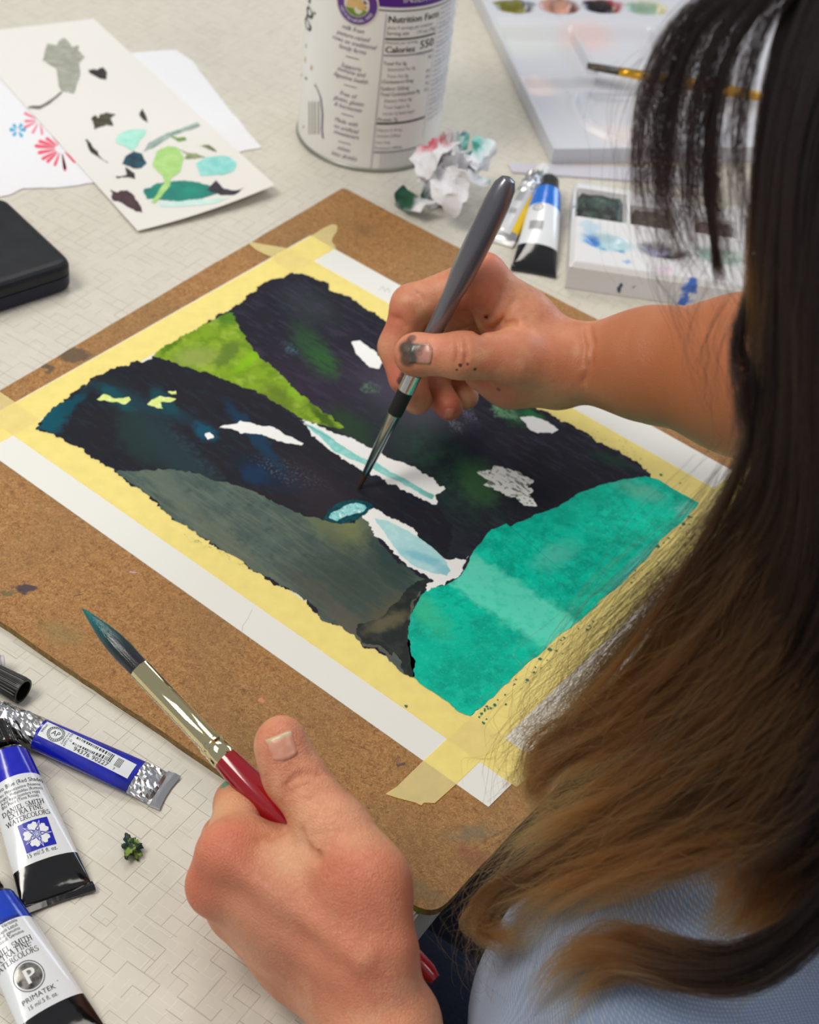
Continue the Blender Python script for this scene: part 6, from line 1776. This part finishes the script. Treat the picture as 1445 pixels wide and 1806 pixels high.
# fringe falling in front of the face
hair_group([[(1420, -90, .455), (1215, 10, .475), (1130, 150, .488), (1112, 290, .50), (1128, 400, .51), (1170, 500, .515)],
            [(1430, -90, .45), (1250, 20, .468), (1185, 160, .482), (1170, 310, .494), (1196, 420, .50), (1262, 530, .505)],
            [(1440, -90, .445), (1295, 30, .46), (1240, 180, .472), (1232, 330, .484), (1250, 430, .49), (1290, 540, .50)],
            [(1450, -90, .44), (1345, 60, .45), (1310, 220, .46), (1306, 370, .472), (1320, 480, .48), (1352, 580, .488)]], 900, 26, 3, .80, .0036, .0014, 0, .00005, (.66, 1.0))
hair_group([[(1420, -90, .455), (1215, 10, .475), (1125, 150, .488), (1108, 290, .50), (1120, 400, .51), (1165, 500, .515)],
            [(1450, -90, .44), (1345, 60, .45), (1310, 220, .46), (1306, 370, .472), (1320, 480, .48), (1352, 580, .488)]], 380, 140, 4, .35, .005, .0026, 0, .00004, (.6, 1.05))
hair_group([[(1440, -90, .44), (1300, 60, .462), (1245, 200, .474), (1240, 330, .485), (1252, 430, .49), (1268, 520, .495)],
            [(1446, -90, .44), (1306, 60, .462), (1256, 200, .474), (1253, 330, .485), (1262, 430, .49), (1275, 520, .495)]], 420, 3, 5, .8, .0010, .0006, 0, .00006, (.86, 1.0))
make_hair('fringe', M_DARK, pr_)['label'] = 'thin dark fringe locks hanging beside the face'
hair_group([[(1430, -100, .452), (1372, 80, .452), (1342, 280, .460), (1332, 450, .470), (1330, 560, .48), (1322, 660, .49)],
            [(1470, -100, .440), (1420, 120, .444), (1385, 300, .452), (1370, 470, .462), (1362, 600, .475), (1350, 720, .486)]], 1500, 22, 6, .6, .0022, .0012, 0, .000055, (.85, 1.0))
# the long fall over the near shoulder
FALL = [[(1470, -120, .440), (1385, 120, .448), (1352, 360, .458), (1345, 580, .478), (1322, 770, .505), (1250, 930, .535), (1160, 1060, .562), (1080, 1170, .585), (1030, 1240, .595), (1008, 1290, .598)],
        [(1520, -120, .430), (1410, 160, .435), (1385, 420, .447), (1385, 680, .472), (1350, 870, .503), (1270, 1010, .535), (1180, 1130, .562), (1085, 1225, .585), (990, 1290, .600), (935, 1345, .605)],
        [(1560, -100, .424), (1440, 220, .428), (1415, 500, .443), (1418, 760, .468), (1390, 950, .498), (1310, 1090, .528), (1210, 1200, .556), (1090, 1290, .580), (980, 1350, .597), (924, 1400, .603)],
        [(1600, -80, .420), (1480, 280, .422), (1450, 580, .437), (1450, 840, .462), (1420, 1030, .492), (1340, 1170, .522), (1220, 1290, .550), (1080, 1390, .575), (965, 1455, .592), (905, 1490, .598)],
        [(1650, -60, .416), (1530, 330, .418), (1500, 650, .432), (1495, 920, .457), (1460, 1110, .487), (1370, 1250, .517), (1230, 1370, .545), (1060, 1470, .570), (925, 1545, .588), (840, 1605, .594)],
        [(1690, -20, .413), (1580, 380, .415), (1545, 710, .428), (1535, 980, .452), (1495, 1180, .482), (1390, 1320, .512), (1240, 1430, .540), (1060, 1520, .565), (925, 1585, .582), (852, 1640, .586)],
        [(1730, 20, .411), (1630, 430, .412), (1590, 770, .424), (1570, 1040, .448), (1520, 1240, .478), (1410, 1390, .507), (1260, 1480, .535), (1100, 1540, .558), (965, 1610, .576), (895, 1660, .580)],
        [(1770, 60, .408), (1680, 480, .410), (1640, 830, .420), (1610, 1100, .444), (1550, 1310, .472), (1440, 1440, .500), (1300, 1500, .527), (1160, 1535, .550), (1035, 1585, .568), (940, 1645, .575)]]
hair_group(FALL, 10500, 75, 12, .78, .0020, .0030, .003, .000052, (.80, 1.0), 0, .0010, .0055)
hair_group(FALL[1:5], 2600, 40, 16, .6, .0024, .0034, .004, .00005, (.78, 1.0), 0, .0012, .004)
hair_group(FALL, 3500, 420, 13, .2, .0032, .0050, .009, .000045, (.55, 1.02), 0, .0026)
# lower wave across the sleeve
WAVE = [[(1700, 500, .42), (1600, 1050, .44), (1520, 1420, .466), (1430, 1590, .490), (1310, 1672, .512), (1200, 1668, .530), (1110, 1640, .545), (1035, 1655, .555), (960, 1730, .562), (900, 1820, .566)],
        [(1720, 520, .42), (1640, 1080, .44), (1560, 1470, .466), (1450, 1640, .490), (1320, 1725, .512), (1200, 1722, .530), (1110, 1700, .545), (1040, 1710, .555), (985, 1770, .562), (930, 1850, .566)]]
hair_group(WAVE, 1700, 16, 21, .6, .0045, .003, .004, .000055, (.8, 1.0))
hair_group([[(1600, 900, .44), (1480, 1300, .47), (1400, 1470, .50), (1330, 1560, .52), (1270, 1640, .535), (1240, 1740, .54)], [(1640, 900, .44), (1560, 1300, .47), (1500, 1480, .50), (1440, 1600, .52), (1380, 1680, .535), (1300, 1760, .54)]], 700, 20, 22, .5, .006, .004, .004, .00005, (.7, 1.0))
hair_group([[(1600, 700, .43), (1530, 1130, .46), (1410, 1360, .495), (1310, 1470, .517), (1262, 1540, .530), (1250, 1620, .540)],
            [(1700, 800, .43), (1640, 1280, .46), (1560, 1500, .48), (1450, 1600, .505), (1340, 1660, .525), (1220, 1690, .540)]], 2600, 40, 23, .6, .003, .004, .003, .00005, (.75, 1.0), 0, .001, .003)
# stray hairs along the edges
hair_group([[(1372, 150, .448), (1340, 580, .478), (1300, 800, .51), (1180, 960, .55), (1060, 1090, .585), (1010, 1200, .60), (1050, 1280, .60), (1110, 1230, .595)],
            [(1400, 300, .44), (1370, 700, .475), (1270, 960, .53), (1080, 1150, .585), (960, 1260, .605), (905, 1330, .61), (935, 1420, .606), (1000, 1380, .60)]], 260, 200, 31, .1, .008, .007, .014, .00004, (.7, 1.0), .3)
hair_group([[(1400, 700, .47), (1250, 1150, .53), (1000, 1400, .59), (860, 1500, .605), (815, 1590, .605), (850, 1690, .60), (920, 1660, .595)],
            [(1445, 900, .47), (1300, 1300, .53), (1080, 1500, .57), (920, 1620, .59), (850, 1690, .595), (900, 1740, .59), (980, 1700, .585)]], 120, 100, 32, .1, .007, .006, .010, .00004, (.7, 1.0), .2)
make_hair('long_hair', M_HAIR, pr_)['label'] = 'long wavy hair, dark at the crown and light brown at the ends'
# hooked ends at the bottom and the bulge over the taped corner
hair_group([[(1250, 1330, .535), (1090, 1430, .565), (950, 1510, .585), (862, 1570, .594), (824, 1618, .594), (845, 1655, .588), (905, 1668, .582), (985, 1605, .575)],
            [(1290, 1400, .525), (1130, 1480, .556), (990, 1550, .576), (905, 1590, .586), (872, 1622, .588), (885, 1640, .584), (925, 1640, .580), (990, 1590, .574)]], 1300, 26, 14, .7, .0022, .0020, .002, .000052, (.6, 1.0), 0, .0012, .003)
hair_group([[(1260, 1180, .545), (1120, 1240, .575), (1020, 1268, .595), (962, 1300, .604), (932, 1345, .606), (926, 1395, .604), (960, 1420, .598)],
            [(1300, 1260, .535), (1150, 1310, .565), (1050, 1330, .583), (990, 1355, .592), (958, 1390, .596), (955, 1425, .596), (1000, 1445, .59)]], 1000, 22, 15, .6, .0024, .0022, .004, .00005, (.7, 1.0), 0, .0014, .003)
hair_group([[(1180, 1110, .552), (1090, 1190, .576), (1030, 1235, .592), (985, 1255, .602), (940, 1265, .606), (915, 1300, .606), (905, 1350, .604)],
            [(1250, 1200, .54), (1140, 1270, .57), (1040, 1300, .59), (980, 1310, .60), (938, 1330, .605), (915, 1365, .605), (925, 1400, .602)]], 150, 120, 17, .1, .0045, .005, .013, .000042, (.7, 1.0), .1, .003)
hair_group([[(1240, 940, .535), (1150, 1050, .562), (1070, 1150, .586), (1015, 1215, .598), (1010, 1260, .598), (1040, 1285, .595), (1090, 1270, .59)],
            [(1260, 960, .535), (1170, 1080, .562), (1080, 1190, .586), (1030, 1250, .595), (1040, 1290, .592), (1080, 1300, .588), (1120, 1270, .584)]], 200, 150, 18, .1, .004, .004, .010, .000042, (.7, 1.0), .1, .002)
make_hair('curled_ends', M_TIP, pr_)['label'] = 'light brown curled hair ends'
# the rest of the head: from the parting over the skull, down the back and the far side
rg = np.random.default_rng(77)
fwd = np.array([-.80, .02, -.60]); up = np.array([-.60, 0, .80]); side = np.cross(up, fwd); t = np.linspace(0, 1, HN)
for s_ in range(5200):
    az = rg.uniform(-2.45, 2.45); th1 = 1.55 + rg.uniform(-.1, .25); front = abs(az) > 1.75
    if abs(az) > 2.1: th1 = 1.05 + rg.uniform(-.1, .1)
    L_ = (rg.uniform(.10, .20) if not front else rg.uniform(.02, .05)); cut_ = .55 if not front else .8
    P = np.zeros((HN, 3)); r0 = 1.04 + .05 * rg.uniform()
    for i in range(HN):
        x = t[i]
        th = .03 + (th1 - .03) * min(1, x / cut_)
        d = -fwd * math.cos(az) * math.sin(th) * 100 + side * math.sin(az) * math.sin(th) * 78 + up * math.cos(th) * 88
        p = HEAD - fwd * .008 + up * .02 + d / 1000 * r0
        if x > cut_: p = p + np.array([0, 0, -1.0]) * L_ * (x - cut_) / (1 - cut_) + np.array([.02, 0, 0]) * ((x - cut_) / (1 - cut_)) ** 2
        P[i] = p + rg.normal(size=3) * .0003
    P[:, 2] += TABLE_Z
    H_TONE.append(t * .5); H_POS.append(P); H_RAD.append(np.full(HN, .00014))
make_hair('crown_hair', M_DARK, pr_)['label'] = 'dark hair over the crown of the head'
FLY = [[(x, y, d - .010) for x, y, d in g] for g in FALL[1:]]
hair_group(FLY, 420, 400, 51, 0.0, .0045, .0085, .016, .00007, (.72, 1.04), .50, .0045)
make_hair('flyaway_hair', M_TIP, pr_)['label'] = 'loose frizzy brown hairs lying over the long locks'
hair_group([[(1300, 0, .47), (1048, 130, .50), (1040, 300, .51), (1046, 460, .52)], [(1310, 0, .47), (1100, 130, .50), (1090, 300, .51), (1085, 400, .52)]], 5, 5, 41, 0, .002, .002, 0, .00004, (.9, 1.0), .25)
hair_group([[(1330, 200, .46), (1140, 420, .51), (1185, 560, .53), (1230, 640, .54)], [(1360, 500, .47), (1300, 640, .50), (1290, 720, .51), (1310, 790, .51)]], 60, 30, 42, .3, .004, .002, 0, .00004, (.6, 1.0), .2)
hair_group([[(1335, 480, .475), (1300, 600, .485), (1315, 720, .495), (1330, 830, .51)], [(1350, 450, .47), (1340, 600, .48), (1345, 720, .49), (1345, 830, .505)]], 400, 12, 43, .5, .003, .002, 0, .00005, (.8, 1.0))
make_hair('stray_hair', M_DARK, pr_)['label'] = 'loose dark strands over the forearm'
